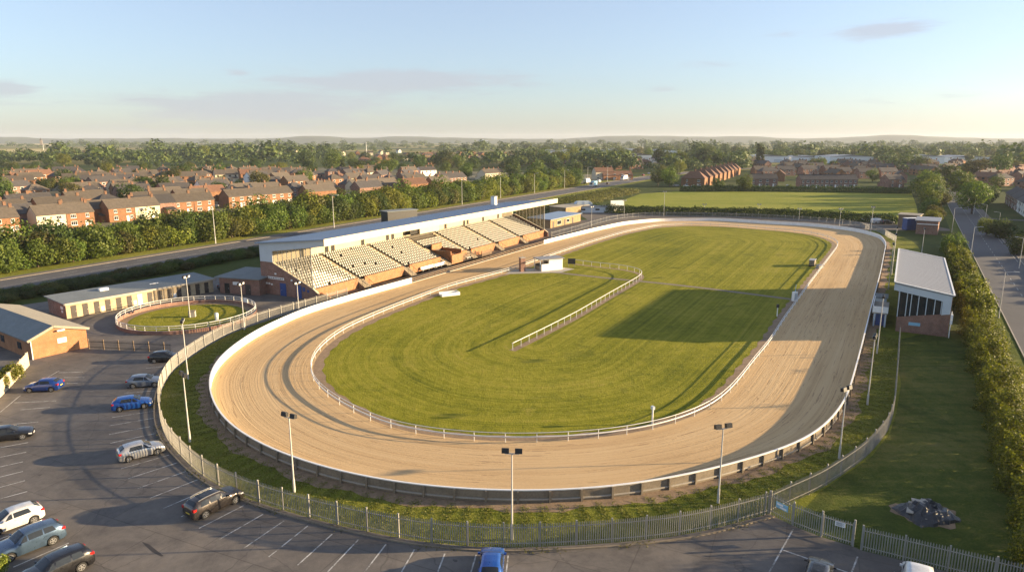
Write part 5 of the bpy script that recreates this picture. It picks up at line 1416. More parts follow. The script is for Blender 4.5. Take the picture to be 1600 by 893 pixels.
# gabled row on the far side of the playing field
NM = ['nearest house of the gabled row beside the parked cars','second gabled house from the parked cars','third gabled house from the parked cars','fourth gabled house from the parked cars','fifth gabled house from the parked cars','sixth gabled house from the parked cars','seventh gabled house from the parked cars','eighth gabled house from the parked cars','farthest house of the gabled row']
pa, pb_ = np.array(G(1082,292)), np.array(G(1140,273))
for k in range(9):
    c = pa + (pb_ - pa) * (k / 8); 
    o = house_thing('gabled_house', 'red roofed brick ' + NM[k], house(w=15, dp=9.5, eh=5.6, rh=4.4, units=1, wall='brick_house', roof='tile_red', hip=True), simple=k > 3); placed(o, (*c, 0), radians(-27))
    houses.append(tuple(c))
for q, w, un, rz, k, lab in (((1295,293.5),36,6,0.0,'dark','long dark brick terrace with white windows behind the playing field'),((1193,292),18,2,0.02,'dark','dark brick pair with an orange gable end behind the round tree'),((1226,283),13,1,1.2,'red','brick house with a sunlit gable behind the dark pair'),((1400,293),12,1,.25,'dark','dark brick gable house at the corner of the playing field'),((1415,285),16,2,1.15,'dark','stepped roofed brick houses behind the corner gable')):
    o = house_thing('terrace_house' if un > 2 else 'brick_house', lab, house(w=w, units=un, **HK[k])); placed(o, (*G(*q), 0), rz); houses.append(G(*q))
# terrace along the right road, fronts to the road
NT = ['near','second','third','fourth','fifth','sixth','seventh']
for k in range(8):
    s = 130 + k * 21.5; c = RR0 + RRd * s + RRn * 24
    o = house_thing('road_terrace_house', ['white fronted terrace pair closest along the right road','white fronted terrace pair behind the front garden hedges','third white fronted pair along the right road','fourth white fronted pair along the right road','white fronted pair behind the big round tree','white fronted pair past the big round tree','dark roofed pair far along the right road','dark roofed pair at the end of the right road'][k],
        house(w=20, dp=8, units=2, wall='render_white' if k < 6 else 'brick_red', roof='tile_dark')); placed(o, (*c, 0), atan2(RRd[1], RRd[0]) + pi); o.rotation_euler.z = atan2(-RRd[1], -RRd[0]); houses.append(tuple(c))
# ground under the estates
WZ = ((842,962,241),(952,1000,236.5),(1014,1058,241),(985,1018,251),(1166,1300,254),(1296,1364,256),(1420,1546,255))
def in_view_gap(c):
    u = 800 + FPX * c[0] / c[1]; v = 218 + FPX * 30 / c[1]
    if any(a - 3 < u < b + 3 and v0 - 1 < v < v0 + (11 if v0 > 250 else 7) for a, b, v0 in WZ): return True
    return (u < 95 and 231 < v < 243) or (90 < u < 230 and 234 < v < 243) or (560 < u < 880 and 243 < v < 251)
sheet('estate_ground', [RD0 - RDn * 9 - RDd * 300, RD0 - RDn * 9 + RDd * 420, RD0 - RDn * 420 + RDd * 420, RD0 - RDn * 420 - RDd * 300], .012, M['garden'])
for nm, pts, mt in (('wheat_field', ((-60,239.5),(40,240),(95,237.5),(98,233.6),(-60,232.6)), 'wheat'), ('wheat_field', ((88,242),(225,242),(225,238.5),(90,238.6)), 'grass_field'), ('wheat_field', ((46,227.6),(106,227.6),(106,224.6),(50,224.6)), 'wheat'), ('pasture', ((518,227.5),(582,227),(588,222.2),(530,222.4)), 'grass_field'), ('pasture', ((500,222),(560,222),(560,220.6),(505,220.6)), 'wheat'), ('pasture', ((820,232),(1000,232),(1000,230.6),(820,230.6)), 'grass_field'), ('pasture', ((1230,236),(1330,236),(1330,233),(1240,233)), 'grass_field')):
    sheet(nm, [G(*q) for q in pts], .06, M[mt])
# white warehouses
for u0, u1, v, h, lab in ((842,905,241,7,'white warehouse roofs to the near side of the long shed'),(878,962,242,8,'longest white warehouse beyond the distant estate'),(952,1000,236.5,7,'narrow white warehouse behind the long shed'),(1014,1058,241,8,'white warehouse in front of the dark round trees'),(985,1018,251,8,'low flat roofed depot behind the road end houses'),
  (1166,1232,254,8,'white warehouse beyond the gabled row'),(1236,1300,254,7,'white warehouse behind the shaded roofs'),(1296,1364,256,9,'wide white warehouse with pale roof behind the terraces'),(1420,1475,256,9,'white warehouse behind the roadside trees'),(1480,1546,254,7,'white warehouse at the far end of the right road')):
    p = np.array(G(u0, v)); q = np.array(G(u1, v)); L = np.linalg.norm(q - p); d_ = 45
    t = thing('warehouse', lab, 'warehouse', (*((p + q) / 2), 0), 0)
    MB().box(-L/2, 0, 0, L/2, d_, h).build('wall', M['shed_white'], t)
    m = MB(); nb_ = max(1, int(L / 40))
    for k in range(nb_):
        x0 = -L/2 + k * L / nb_; x1 = x0 + L / nb_; m.prism([(x0 - .3, h + .02), ((x0+x1)/2, h + 2.2), (x1 + .3, h + .02)], 'y', -.5, d_ + .5)
    m.build('roof', M['roof_pale'] if u0 != 985 else M['tile_dark'], t)
    for k in range(nb_ * 2): MB().box(-L/2 + (k + .3) * L / nb_ / 2, -.1, 0, -L/2 + (k + .7) * L / nb_ / 2, -.01, h * .55).build('loading_door', M['pale_clad'], t)

# ------------------------------------------------------------------ foliage
def leaf_quads(C, N, size, rng):
    """leaf clumps: one bent quad per centre facing roughly along N."""
    n = len(C); N = N / np.maximum(1e-6, np.linalg.norm(N, axis=1))[:, None]
    R = rng.normal(size=(n, 3)); T = np.cross(N, R); T /= np.maximum(1e-6, np.linalg.norm(T, axis=1))[:, None]; B = np.cross(N, T)
    s = (size * rng.uniform(.6, 1.35, n))[:, None]; a = rng.uniform(.55, 1.0, n)[:, None]
    V = np.stack([C - T*s*.5 - B*s*a*.22, C + T*s*.1 - B*s*a*.5 + N*s*.12, C + T*s*.5 + B*s*a*.18, C - T*s*.12 + B*s*a*.5 + N*s*.10], 1).reshape(-1, 3)
    return V, np.arange(4 * n).reshape(n, 4)
def crown_pts(rng, w, h, z0, nl, n, shape='round'):
    """points and outward normals over a cluster of lobes filling a crown w wide and h high."""
    Ls = []
    for k in range(nl):
        for _ in range(30):
            v = rng.uniform(-1, 1, 3)
            if np.linalg.norm(v) <= 1: break
        zc = z0 + h/2 + v[2] * h * .34
        taper = 1.0
        if shape == 'poplar': taper = .8 - .5 * abs(v[2])
        if shape == 'cone': taper = max(.15, .9 - .8 * (zc - z0) / h)
        if shape == 'dome': taper = 1 - .35 * max(0, v[2])
        r = rng.uniform(.24, .40) * min(w, h) * (.8 if shape in ('poplar', 'cone') else 1)
        Ls.append((v[0] * w * .36 * taper, v[1] * w * .36 * taper, zc, r))
    P = []; N = []
    per = max(1, n // nl)
    for (x, y, z, r) in Ls:
        d = rng.normal(size=(per, 3)); d /= np.linalg.norm(d, axis=1)[:, None]
        rr = r * (1 - .45 * rng.random(per)**2.0 + .10 * rng.normal(size=per))
        p = np.c_[x + d[:, 0]*rr, y + d[:, 1]*rr, z + d[:, 2]*rr*.82]
        P.append(p); N.append(d * .75 + rng.normal(size=(per, 3)) * .45 + np.array([0, 0, .25]))
    P = np.vstack(P); N = np.vstack(N); keep = np.ones(len(P), bool)
    for (x, y, z, r) in Ls:
        keep &= ~((((P[:, 0]-x)**2 + (P[:, 1]-y)**2 + ((P[:, 2]-z)/.82)**2) < (r*.52)**2))
    keep &= P[:, 2] > z0 * .5
    return P[keep], N[keep]
def crown_mesh(seed, w, h, z0, nl, n, leaf, mat, shape='round'):
    rng = np.random.default_rng(seed); P, N = crown_pts(rng, w, h, z0, nl, n, shape); V, Q = leaf_quads(P, N, leaf, rng); return npmesh('crown', V, Q, mat)
def trunk_mesh(seed, h, z0, r):
    rs_ = random.Random(seed); m = MB(); p = (0, 0, 0)
    q = (rs_.uniform(-.2, .2), rs_.uniform(-.2, .2), z0 + .1 * h); m.tube(p, q, r, r * .7, 8)
    for k in range(5):
        a = k * 1.26 + rs_.uniform(-.4, .4); L_ = h * rs_.uniform(.28, .42); e = (q[0] + cos(a) * L_ * .7, q[1] + sin(a) * L_ * .7, q[2] + L_ * .75); m.tube(q, e, r * .45, r * .12, 6)
    m.tube(q, (q[0], q[1], z0 + h * .7), r * .6, r * .15, 6)
    return m.mesh('trunk', M['bark'], smooth=True)
TREES = {}
def tree_kind(key, seed, w, h, z0, nl, n, leaf, mat, shape='round', trunk=True):
    TREES[key] = (crown_mesh(seed, w, h, z0, nl, n, leaf, M[mat], shape), trunk_mesh(seed, h, z0, max(.12, w * .03)))
for i, mt in enumerate(('leaf_a', 'leaf_c', 'leaf_b', 'leaf_d', 'leaf_a', 'leaf_c')):
    tree_kind('shrub%d' % i, 20 + i, 6.6, 6.0, .1, 15, 5200, .40, mt, 'dome')
for i, mt in enumerate(('leaf_a', 'leaf_b', 'leaf_c', 'leaf_d', 'leaf_b')):
    tree_kind('tree%d' % i, 40 + i, 9.0, 8.2, 1.6, 18, 4200, .55, mt)
tree_kind('poplar', 60, 4.2, 17, 1.0, 16, 1800, .8, 'leaf_b', 'poplar')
tree_kind('conifer', 61, 5.0, 12, .6, 16, 1800, .7, 'leaf_b', 'cone')
tree_kind('round', 62, 13, 11, 2.0, 22, 7000, .62, 'leaf_a', 'dome')
def tree(key, label, loc, sc=1.0, rz=None, name='tree', cat='tree', group=None):
    c, tm = TREES[key]; t = thing(name, label, cat, loc, rs.uniform(0, 6.28) if rz is None else rz, group); t.scale = sc if isinstance(sc, tuple) else (sc, sc, sc)
    link('crown', c, t); link('trunk', tm, t); return t

# shrub belt along the far side of the dual carriageway
S_d = arclen(dual); Nd = normals2(dual)
s = 0.0; k = 0; COLW = ('mid green', 'yellow green', 'dark green', 'olive green', 'mid green', 'yellow green')
while s < 545:
    for r_, (off, sc) in enumerate(((-7.2, .92), (-11.8, 1.15))):
        ss = s + rs.uniform(-1.3, 1.3) + r_ * 2.4; c = at_len(dual, S_d, max(0, ss)); i = min(len(Nd)-1, int(np.searchsorted(S_d, max(0, ss)))); c = c + Nd[i] * (off + rs.uniform(-.9, .9))
        if not (c[1] > 20 and abs(c[0]) < .80 * c[1] + 6): continue
        q = rs.choices(range(6), (4, 2, 2, 1, 4, 1))[0]; f = sc * rs.uniform(.82, 1.2) * (1.04 + .36 * min(1, ss / 330))
        lb = '%s shrub in the %s of the belt along the dual carriageway' % (COLW[q], 'roadside edge' if r_ == 0 else 'taller back row')
        tree('shrub%d' % q, lb, (*c, 0), (f, f, f * rs.uniform(.85, 1.15)), name='shrub', cat='shrub', group=lb)
    s += 4.0
# low bushes on the near side
s = 0
while s < 330:
    for off in (21.6, 24.2, 26.8):
        c = at_len(dual, S_d, s) + Nd[min(len(Nd)-1, int(np.searchsorted(S_d, s)))] * (off + rs.uniform(-.6, .6))
        s_ = (c - stp(0, 0)) @ sd
        if abs(c[0]) < .80 * c[1] + 4 and c[1] > 30 and not ((stp(38,-6) - c) @ (stp(38,-6) - c) < 260):
            q = rs.choice((2, 2, 3, 0)) if s > 45 else rs.choice((1, 5, 0)); f = rs.uniform(.24, .34) * (1.0 if s > 45 else 1.15)
            lb = '%s low bush along the near verge of the dual carriageway' % COLW[q]
            tree('shrub%d' % q, lb, (*c, 0), (f * 1.7, f * 1.7, f), name='bush', cat='bush', group=lb)
    s += 3.1
# hedge builder
def hedge(name, label, P, w, h, n, leaf, mat, seed, lump=.35, cat='hedge'):
    rng = np.random.default_rng(seed); P = np.array(P, float); S = arclen(P); o = P[0]
    t = rng.uniform(0, S[-1], n); c = np.c_[np.interp(t, S, P[:, 0]), np.interp(t, S, P[:, 1])]
    e = np.c_[np.interp(np.minimum(t + .5, S[-1]), S, P[:, 0]), np.interp(np.minimum(t + .5, S[-1]), S, P[:, 1])] - np.c_[np.interp(np.maximum(t - .5, 0), S, P[:, 0]), np.interp(np.maximum(t - .5, 0), S, P[:, 1])]
    e /= np.linalg.norm(e, axis=1)[:, None]; nn = np.c_[e[:, 1], -e[:, 0]]
    ph = rng.uniform(0, 6.28, 6)
    lum = lambda a: 1 + lump * (.5 * np.sin(t * .9 + ph[0] + a) + .35 * np.sin(t * 2.1 + ph[1] - a * 2) + .3 * np.sin(t * .37 + ph[2] + a * .5))
    th = rng.uniform(-.15, pi + .15, n)
    rr = (1 - .30 * rng.random(n)**2 + .06 * rng.normal(size=n)) * lum(th * 2)
    sx = np.sign(np.cos(th)) * np.abs(np.cos(th))**.6; sz = np.sign(np.sin(th)) * np.abs(np.sin(th))**.6
    endf = np.minimum(1, np.minimum(t, S[-1] - t) / (w * .5)) ** .5
    off = sx * w / 2 * rr * endf; z = np.maximum(.05, sz * h * (.55 + .45 * endf) * (1 + (rr - 1) * .8))
    z = np.where(rng.random(n) < .35, z * rng.random(n), z)
    C = np.c_[c + nn * off[:, None] - o, z]; N = np.c_[nn * sx[:, None], np.maximum(.1, sz)] * .8 + rng.normal(size=(n, 3)) * .5
    V, Q = leaf_quads(C, N, leaf, rng)
    t_ = thing(name, label, cat, (*o, 0))
    link('foliage', npmesh('foliage', V, Q, M[mat]), t_)
    st_ = MB(); 
    for d in np.arange(.8, S[-1], 1.6):
        p = at_len(P, S, d) - o; st_.tube((*p, 0), (p[0] + .1, p[1], h * .7), .07, .03, 5)
    st_.build('stems', M['bark'], t_); return t_
HB0 = RR0 - RRn * 4.9
hl = lambda s0, s1, off=0, n=24: [HB0 + RRd * s + RRn * off for s in np.linspace(s0, s1, n)]
hedge('road_hedge', 'big loose sunlit hedge along the road beside the shaded lawn', hl(-66, 14), 3.2, 2.9, 105000, .20, 'hedge', 3, .7)
k = 0
for (a, b, w, h, lab) in ((19, 45, 4.0, 3.3, 'clipped golden hedge block behind the small stand'),(47, 56, 3.4, 2.5, 'short low hedge block past the small stand roof'),(57, 68, 3.6, 2.7, 'rounded golden hedge block level with the stand roof end'),(69, 96, 3.8, 2.9, 'long golden hedge block leading to the brick store'),(97, 112, 4.4, 3.6, 'tall dark hedge block beside the brick store')):
    hedge('road_hedge', lab, hl(a, b, .4, 12), w, h, int(760 * (b - a)), .34, 'hedge' if h < 3.5 else 'leaf_a', 30 + k, .55); k += 1
# hedge between far bend and playing field, field edges
hedge('field_hedge', 'long dark clipped hedge between the far bend and the playing field', smooth_line([G(888,327), G(960,333), G(1060,336), G(1200,338), G(1300,343), G(1402,350)], 2), 2.6, 3.2, 26000, .45, 'leaf_b', 50, .2)
hedge('field_hedge', 'dark hedge along the houses side of the playing field', smooth_line([G(1062,299), G(1200,299), G(1300,300), G(1424,303)], 3), 3.0, 3.2, 15000, .55, 'leaf_b', 51, .3)
hedge('garden_hedge', 'dark front garden hedge along the road pavement', [RR0 + RRd * s + RRn * 14 for s in np.linspace(78, 102, 10)], 2.4, 2.0, 9000, .3, 'leaf_b', 52)
hedge('garden_hedge', 'rounded garden hedge at the foot of the road terrace', [RR0 + RRd * s + RRn * 15 for s in np.linspace(108, 146, 10)], 3.4, 2.6, 12000, .34, 'leaf_b', 53)
hedge('garden_hedge', 'green hedge above the brick garden wall', [RR0 + RRd * s + RRn * 15.5 for s in np.linspace(44, 74, 10)], 3.0, 2.2, 12000, .3, 'leaf_a', 54)
hedge('scrub_bank', 'rough scrub on the bank beyond the end of the stand', smooth_line([G(868,330), G(900,318), G(940,308), G(985,300)], 2), 14, 2.6, 15000, .55, 'leaf_d', 55, .5, cat='scrub')
# garden walls on the house side
for (a, b, lab) in ((30, 62, 'brick garden wall along the pavement nearest the camera'),(68, 102, 'brick garden wall between the two drives'),(109, 146, 'brick garden wall before the side street')):
    m = MB(); p = RR0 + RRn * 12.5; L_ = b - a; o = RR0 + RRd * a + RRn * 12.5
    t = thing('garden_wall', lab, 'wall', (*o, 0), atan2(RRd[1], RRd[0])); MB().box(0, 0, 0, L_, -.24, 1.1).build('wall', M['brick_red'], t); MB().box(-.05, .04, 1.1, L_ + .05, -.28, 1.18).build('coping', M['concrete'], t)
    for x in (0, L_): MB().box(x - .25, .08, 0, x + .25, -.34, 1.4).build('pier', M['brick_red'], t)

# named trees
def T(q, key, sc, label, **kw): return tree(key, label, (*G(*q), 0), sc, **kw)
T((1518,334), 'round', 1.0, 'big round tree beside the right road'); T((1497,305), 'round', 1.0, 'tall tree behind the big round roadside tree')
T((1441,306), 'tree0', 1.35, 'tall tree at the corner of the playing field'); T((1452,318), 'tree1', 1.0, 'dark tree behind the road hedge end')
T((1450,334), 'shrub0', 1.1, 'bushy tree on the verge by the brick store', name='tree'); T((1462,343), 'shrub3', 1.0, 'reddish olive bush on the roadside verge', name='tree'); T((1455,352), 'shrub1', .9, 'golden bush beside the brick store roof', name='tree')
T((1470,325), 'tree3', .8, 'olive roadside tree past the brick store'); T((1478,294), 'tree1', 1.5, 'dark tree where the right road narrows'); T((1557,296), 'tree0', .9, 'light tree among the terrace roofs'); T((1562,372), 'shrub2', 1.0, 'dark garden shrub by the street lamp'); T((1540,368), 'shrub1', .9, 'small light green garden tree by the white terrace')
T((1590,398), 'shrub2', .9, 'dark shrub behind the brick garden wall')
T((1163,299), 'tree0', 1.0, 'rounded green tree before the dark brick pair'); T((1120,297), 'tree1', .75, 'small dark tree by the field hedge'); T((1363,284), 'tree0', .95, 'green tree at the end of the long dark terrace'); T((1262,272), 'tree3', 1.0, 'feathery tree above the shaded roofs')
T((1184,262), 'poplar', 1.75, 'tall slim poplar rising above the tree line'); T((1190,262), 'poplar', 1.5, 'shorter poplar beside the tallest poplar')
for i, (u, v, s_) in enumerate(((1100,262,2.3),(1122,262,1.9),(1091,256,2.1))): T((u, v), 'tree1' if i != 1 else 'tree0', s_, ['great dark round tree behind the gabled row','mid green round tree next to the great dark one','dark tree partly behind the great round tree'][i])
for i, (u, v) in enumerate(((1040,286),(1050,280),(1062,272),(1035,275),(1028,290),(1046,292),(1058,266),(1074,264))): T((u, v), 'tree%d' % (i % 5), 1.0 + .12 * (i % 3), '%s roadside tree before the gabled row' % ('mid green', 'dark green', 'yellow green', 'olive', 'deep green')[i % 5], group='%s roadside trees before the gabled row' % ('mid green', 'dark green', 'yellow green', 'olive', 'deep green')[i % 5])
for i, (u, v, key, s_, lab) in enumerate(((205,324,'tree4',1.15,'dark tree between the first two rows of houses'),(113,312,'tree3',1.0,'olive tree behind the first brick pairs'),(10,330,'tree4',1.2,'dark tree at the near left end of the estate'),(407,298,'tree3',1.25,'tall olive tree behind the long front terrace'),(285,285,'tree4',1.4,'dark tree standing among the middle rows'),(345,280,'tree0',1.2,'green tree among the middle rows'),(520,268,'tree0',2.0,'large light green tree above the estate roofs'),(536,274,'conifer',1.2,'dark conical tree beside the large light green tree'),
  (100,262,'tree2',1.6,'yellow green tree at the far edge of the near estate'),(172,255,'tree2',1.4,'pale green tree behind the estate'),(320,250,'tree2',2.2,'tall yellow green tree on the estate skyline'),(562,276,'tree2',1.0,'pale feathery tree among the estate roofs'),(600,270,'tree2',1.2,'bright green tree by the farther roofs'),(700,262,'tree4',2.0,'broad dark tree before the distant estate'),(480,262,'tree4',1.9,'broad dark tree left of the large light green tree'))):
    T((u, v), key, s_, lab)
MT = ('mid green', 'dark green', 'yellow green', 'olive', 'deep green')
def clear_of(c, r=9): return all((c[0]-h[0])**2 + (c[1]-h[1])**2 > r*r for h in houses)
def grove(n, u0, u1, v0, v1, s0, s1, lab, w=(3,3,1,2,3)):
    k = 0; tr = 0
    while k < n and tr < n * 20:
        tr += 1; c = np.array(G(rs.uniform(u0, u1), rs.uniform(v0, v1)))
        if not clear_of(c) or in_view_gap(c) or -14 < (c - RD0) @ RDn - 9 < 14 : continue
        if abs((c - RR0) @ RRn - 5) < 9: continue
        q = rs.choices(range(5), w)[0]; f = rs.uniform(s0, s1); lb = '%s tree %s' % (MT[q], lab)
        tree('tree%d' % q, lb, (*c, 0), (f * rs.uniform(.9, 1.2), f * rs.uniform(.9, 1.2), f), group=lb); k += 1
grove(96, -20, 560, 244, 312, .55, 1.2, 'in the gardens of the big estate')
grove(46, 540, 940, 250, 280, .9, 1.5, 'in the dark band behind the shrub belt', (3,4,1,1,4))
grove(40, 1180, 1470, 236, 270, 1.1, 1.8, 'in the wooded strip beyond the shaded roofs')
grove(24, 1480, 1640, 244, 280, 1.1, 1.8, 'between the roofs along the right road')
grove(34, 820, 1190, 234, 262, 1.3, 2.2, 'among the warehouses beyond the carriageway')
for s_ in np.arange(262, 400, 13): tree('tree%d' % rs.choice((0, 1, 3)), 'street tree on the house side farther up the right road', (*(RR0 + RRd * s_ + RRn * rs.uniform(14, 17)), 0), rs.uniform(.7, 1.0), group='street trees on the house side of the right road')
for s_ in np.arange(235, 420, 12): tree('tree%d' % rs.choice((0, 1, 4)), 'verge tree lining the far part of the right road', (*(RR0 + RRd * s_ - RRn * rs.uniform(4, 9)), 0), rs.uniform(.8, 1.2), group='verge trees of the right road')

# far woodland, one mass
def far_wood():
    rng = np.random.default_rng(99); Cs = []; 
    n = 5200
    y = 640 * (5600 / 640) ** rng.random(n); x = y * rng.uniform(-.80, .80, n)
    f = np.sin(x * .006 + 1.3 * np.sin(y * .004)) + np.sin(y * .009 + x * .0021) + .8 * np.sin(x * .017 - y * .006) + rng.normal(size=n) * .9
    right = x > y * .18
    keep = (f > np.where(right, -.45, .35)) | (y > 2600) & (f > .2)
    keep &= ~((y < 760) & (x < y * .05) & (x > -560))
    # open fields on the left
    u = 800 + FPX * x / y; v = 218 + FPX * 30 / y
    keep &= ~((u < 90) & (v > 231) & (v < 238)); keep &= ~((u > 50) & (u < 105) & (v > 224) & (v < 227.5)); keep &= ~((u > 520) & (u < 585) & (v > 222) & (v < 227)); keep &= ~((u > 500) & (u < 585) & (v > 218) & (v < 226))
    for (u0, u1, v0) in WZ:
        keep &= ~((u > u0 - 5) & (u < u1 + 5) & (v < v0 + (14 if v0 > 250 else 9)) & (v > v0 - 2))
    keep &= ~((u > 560) & (u < 880) & (v > 243) & (v < 252)); keep &= ~((u < 95) & (v > 231) & (v < 244)); keep &= ~((u > 90) & (u < 230) & (v > 234) & (v < 243))
    x, y = x[keep], y[keep]; n = len(x)
    sz = rng.choice([.6, .8, 1.0, 1.3, 1.8], n, p=[.2,.3,.25,.17,.08]) * rng.uniform(.85, 1.15, n) * (9 + 5 * np.minimum(1, y / 2500)); hh = sz * rng.uniform(.75, 1.2, n) * np.where(y > 2000, .9, 1)
    per = 110; d = rng.normal(size=(n, per, 3)); d /= np.linalg.norm(d, axis=2)[..., None]
    d[..., 2] = np.where(d[..., 2] < -.3, -d[..., 2], d[..., 2])
    rr = (1 + .22 * rng.normal(size=(n, per)))[..., None]
    P = np.stack([x[:, None] + d[..., 0] * sz[:, None] * .62 * rr[..., 0], y[:, None] + d[..., 1] * sz[:, None] * .62 * rr[..., 0], hh[:, None] * .52 + d[..., 2] * hh[:, None] * .5 * rr[..., 0]], -1).reshape(-1, 3)
    N = (d * .8 + rng.normal(size=d.shape) * .4 + np.array([0, 0, .25])).reshape(-1, 3)
    s = np.repeat(sz * .19, per); nrm = N / np.linalg.norm(N, axis=1)[:, None]
    R = rng.normal(size=nrm.shape); Tt = np.cross(nrm, R); Tt /= np.linalg.norm(Tt, axis=1)[:, None]; B = np.cross(nrm, Tt)
    e = s[:, None]; V = np.stack([P - Tt*e*.6, P - B*e*.55, P + Tt*e*.6, P + B*e*.55], 1).reshape(-1, 3)
    return npmesh('woodland', V, np.arange(len(V)).reshape(-1, 4), M['far_leaf'])
fw = link('woodland', far_wood()); tag(fw, 'distant hazy woodland and hedgerows filling the plain to the horizon', 'woodland', kind='stuff')

# grass tufts on the bank between barrier and fence
def tufts():
    rng = np.random.default_rng(5); pts = []
    A = np.array(fence_near); B_ = np.vstack([A, fence_right])
    for Pf, m_ in ((fence_near, 52000), (fence_right, 24000)):
        i = rng.integers(0, len(Pf), m_); p = Pf[i]
        j = np.array([nearest(outer, q) for q in Pf])[i]; q = outer[j]
        f = rng.uniform(.03, .86, m_)[:, None]; c = p * (1 - f) + (q) * f + rng.normal(size=(m_, 2)) * .25
        k = np.hypot(c[:, 0], c[:, 1]) < 125; pts.append(c[k])
    P = np.vstack(pts); n = len(P)
    clump = np.sin(P[:, 0] * 1.1) + np.sin(P[:, 1] * 1.3 + P[:, 0] * .5); P = P[clump + rng.normal(size=n) * .8 > -1.6]; n = len(P)
    h = rng.uniform(.03, .11, n); a = rng.uniform(0, 2*pi, n); w = rng.uniform(.02, .06, n)
    dx = np.c_[np.cos(a), np.sin(a)] * w[:, None]; lean = rng.normal(size=(n, 2)) * .10
    V = np.stack([np.c_[P - dx, np.zeros(n)], np.c_[P + dx, np.zeros(n)], np.c_[P + dx * .3 + lean, h], np.c_[P - dx * .3 + lean, h]], 1).reshape(-1, 3)
    return npmesh('rough_grass', V, np.arange(len(V)).reshape(-1, 4), M['blade'])
tag(link('rough_grass', tufts()), 'rough tufted grass on the bank between the track barrier and the palisade fence', 'grass', kind='stuff')
# weeds at the foot of the fence and by the cream fence
def weeds():
    rng = np.random.default_rng(6); p = ko[rng.integers(0, len(ko), 2200)] + rng.normal(size=(2200, 2)) * [.22, .22]
    g = np.sin(p[:, 0] * .8) + np.sin(p[:, 1] * .6 + 1); p = p[g > -.2]; n = len(p)
    C = np.c_[p, rng.uniform(.02, .20, n)]; V, Q = leaf_quads(C, rng.normal(size=(n, 3)) + np.array([0, 0, .6]), .11, rng); return npmesh('weeds', V, Q, M['leaf_d'])
tag(link('weeds', weeds()), 'dry weeds growing along the kerb under the palisade fence', 'weeds', kind='stuff')
for q, f, lab in (((22,598),.42,'yellow green bush growing against the cream palisade fence'),((2,612),.35,'smaller bush at the bottom of the cream palisade fence'),((-2,902),.26,'yellow green shrub by the slate blue estate car')):
    tree('shrub1', lab, (*G(*q), 0), f, name='bush', cat='bush')

# masts and towers far away
def mast(q, h, label, w=.35): 
    t = thing('mast', label, 'mast', (*G(*q), 0)); m = MB(); m.tube((0,0,0), (0,0,h), w, w * .5, 6); m.build('shaft', M['white'], t); m = MB(); m.box(-w*2, -w*2, h * .9, w*2, w*2, h * .9 + .5); m.build('head', M['pale_clad'], t)
mast((573,246), 26, 'white mast standing above the distant fields', .6); mast((1004,243), 24, 'thin mast near the warehouses', .5); mast((68,234), 12, 'pale short mast in the yellow field', .7)
t = thing('church_tower', 'small square church tower on the wooded rise', 'tower', (*G(65,228), 0), .3)
MB().box(-4.5, -4.5, 0, 4.5, 4.5, 27).build('wall', M['concrete_dark'], t); m = MB(); m.prism([(-4.5, 27), (4.5, 27), (0, 37)], 'y', -4.4, 4.4); m.build('roof', M['tile_dark'], t)
for k, (u, h) in enumerate(((752,30),(759,26))):
    t = thing('tower_block', ['taller pale tower block on the wooded skyline','shorter pale tower block beside the taller one'][k], 'tower block', (*G(u,229), 0), .2)
    MB().box(-9, -9, 0, 9, 9, h).build('wall', M['pale_clad'], t); MB().box(-9.3, -9.3, h, 9.3, 9.3, h + 1).build('roof', M['roof_felt'], t)

# hills on the skyline
def hills(name, y0, f, mat='hill'):
    V = []; F = []; n = 240
    for i in range(n + 1):
        x = -5600 + 11200 * i / n; h = f(x / y0)
        V += [(x, y0 - 500, -1), (x, y0 - 200, h * .7), (x, y0, h), (x, y0 + 500, -1)]
    for i in range(n):
        for k in range(3): F.append((i*4+k, (i+1)*4+k, (i+1)*4+k+1, i*4+k+1))
    me = bpy.data.meshes.new(name); me.from_pydata(V, [], F); me.materials.append(M[mat]); me.polygons.foreach_set('use_smooth', [True] * len(F)); return struct(link(name, me))
gs = lambda a, c, w: math.exp(-((a - c) / w)**2)
px = lambda u: (u - 800) / FPX
hills('hills', 5800, lambda a: 31 + .72 * (26 * gs(a, px(20), .06) + 13 * gs(a, px(250), .14) + 36 * gs(a, px(500), .06) + 34 * gs(a, px(640), .05) + 14 * gs(a, px(740), .06) + 42 * gs(a, px(990), .09) + 32 * gs(a, px(1150), .07) + 48 * gs(a, px(1385), .085) + 10 * gs(a, px(1560), .1) + 2.5 * sin(a * 60) + 1.6 * sin(a * 143 + 1)))

# ------------------------------------------------------------------ air
hz_m = bpy.data.materials.new('haze_air'); hz_m.use_nodes = True; nt = hz_m.node_tree
for n_ in list(nt.nodes):
    if n_.type == 'BSDF_PRINCIPLED': nt.nodes.remove(n_)
pv = nt.nodes.new('ShaderNodeVolumePrincipled'); pv.inputs['Color'].default_value = (.80, .88, 1.0, 1); pv.inputs['Density'].default_value = HAZE = 0.65e-4; pv.inputs['Anisotropy'].default_value = .1
nt.links.new(pv.outputs[0], nt.nodes['Material Output'].inputs['Volume'])
hb_ = MB().box(-8800, -2800, -1, 8800, 8800, 92); hz = hb_.build('haze', hz_m); tag(hz, 'thin warm evening haze over the plain', 'haze', kind='stuff')

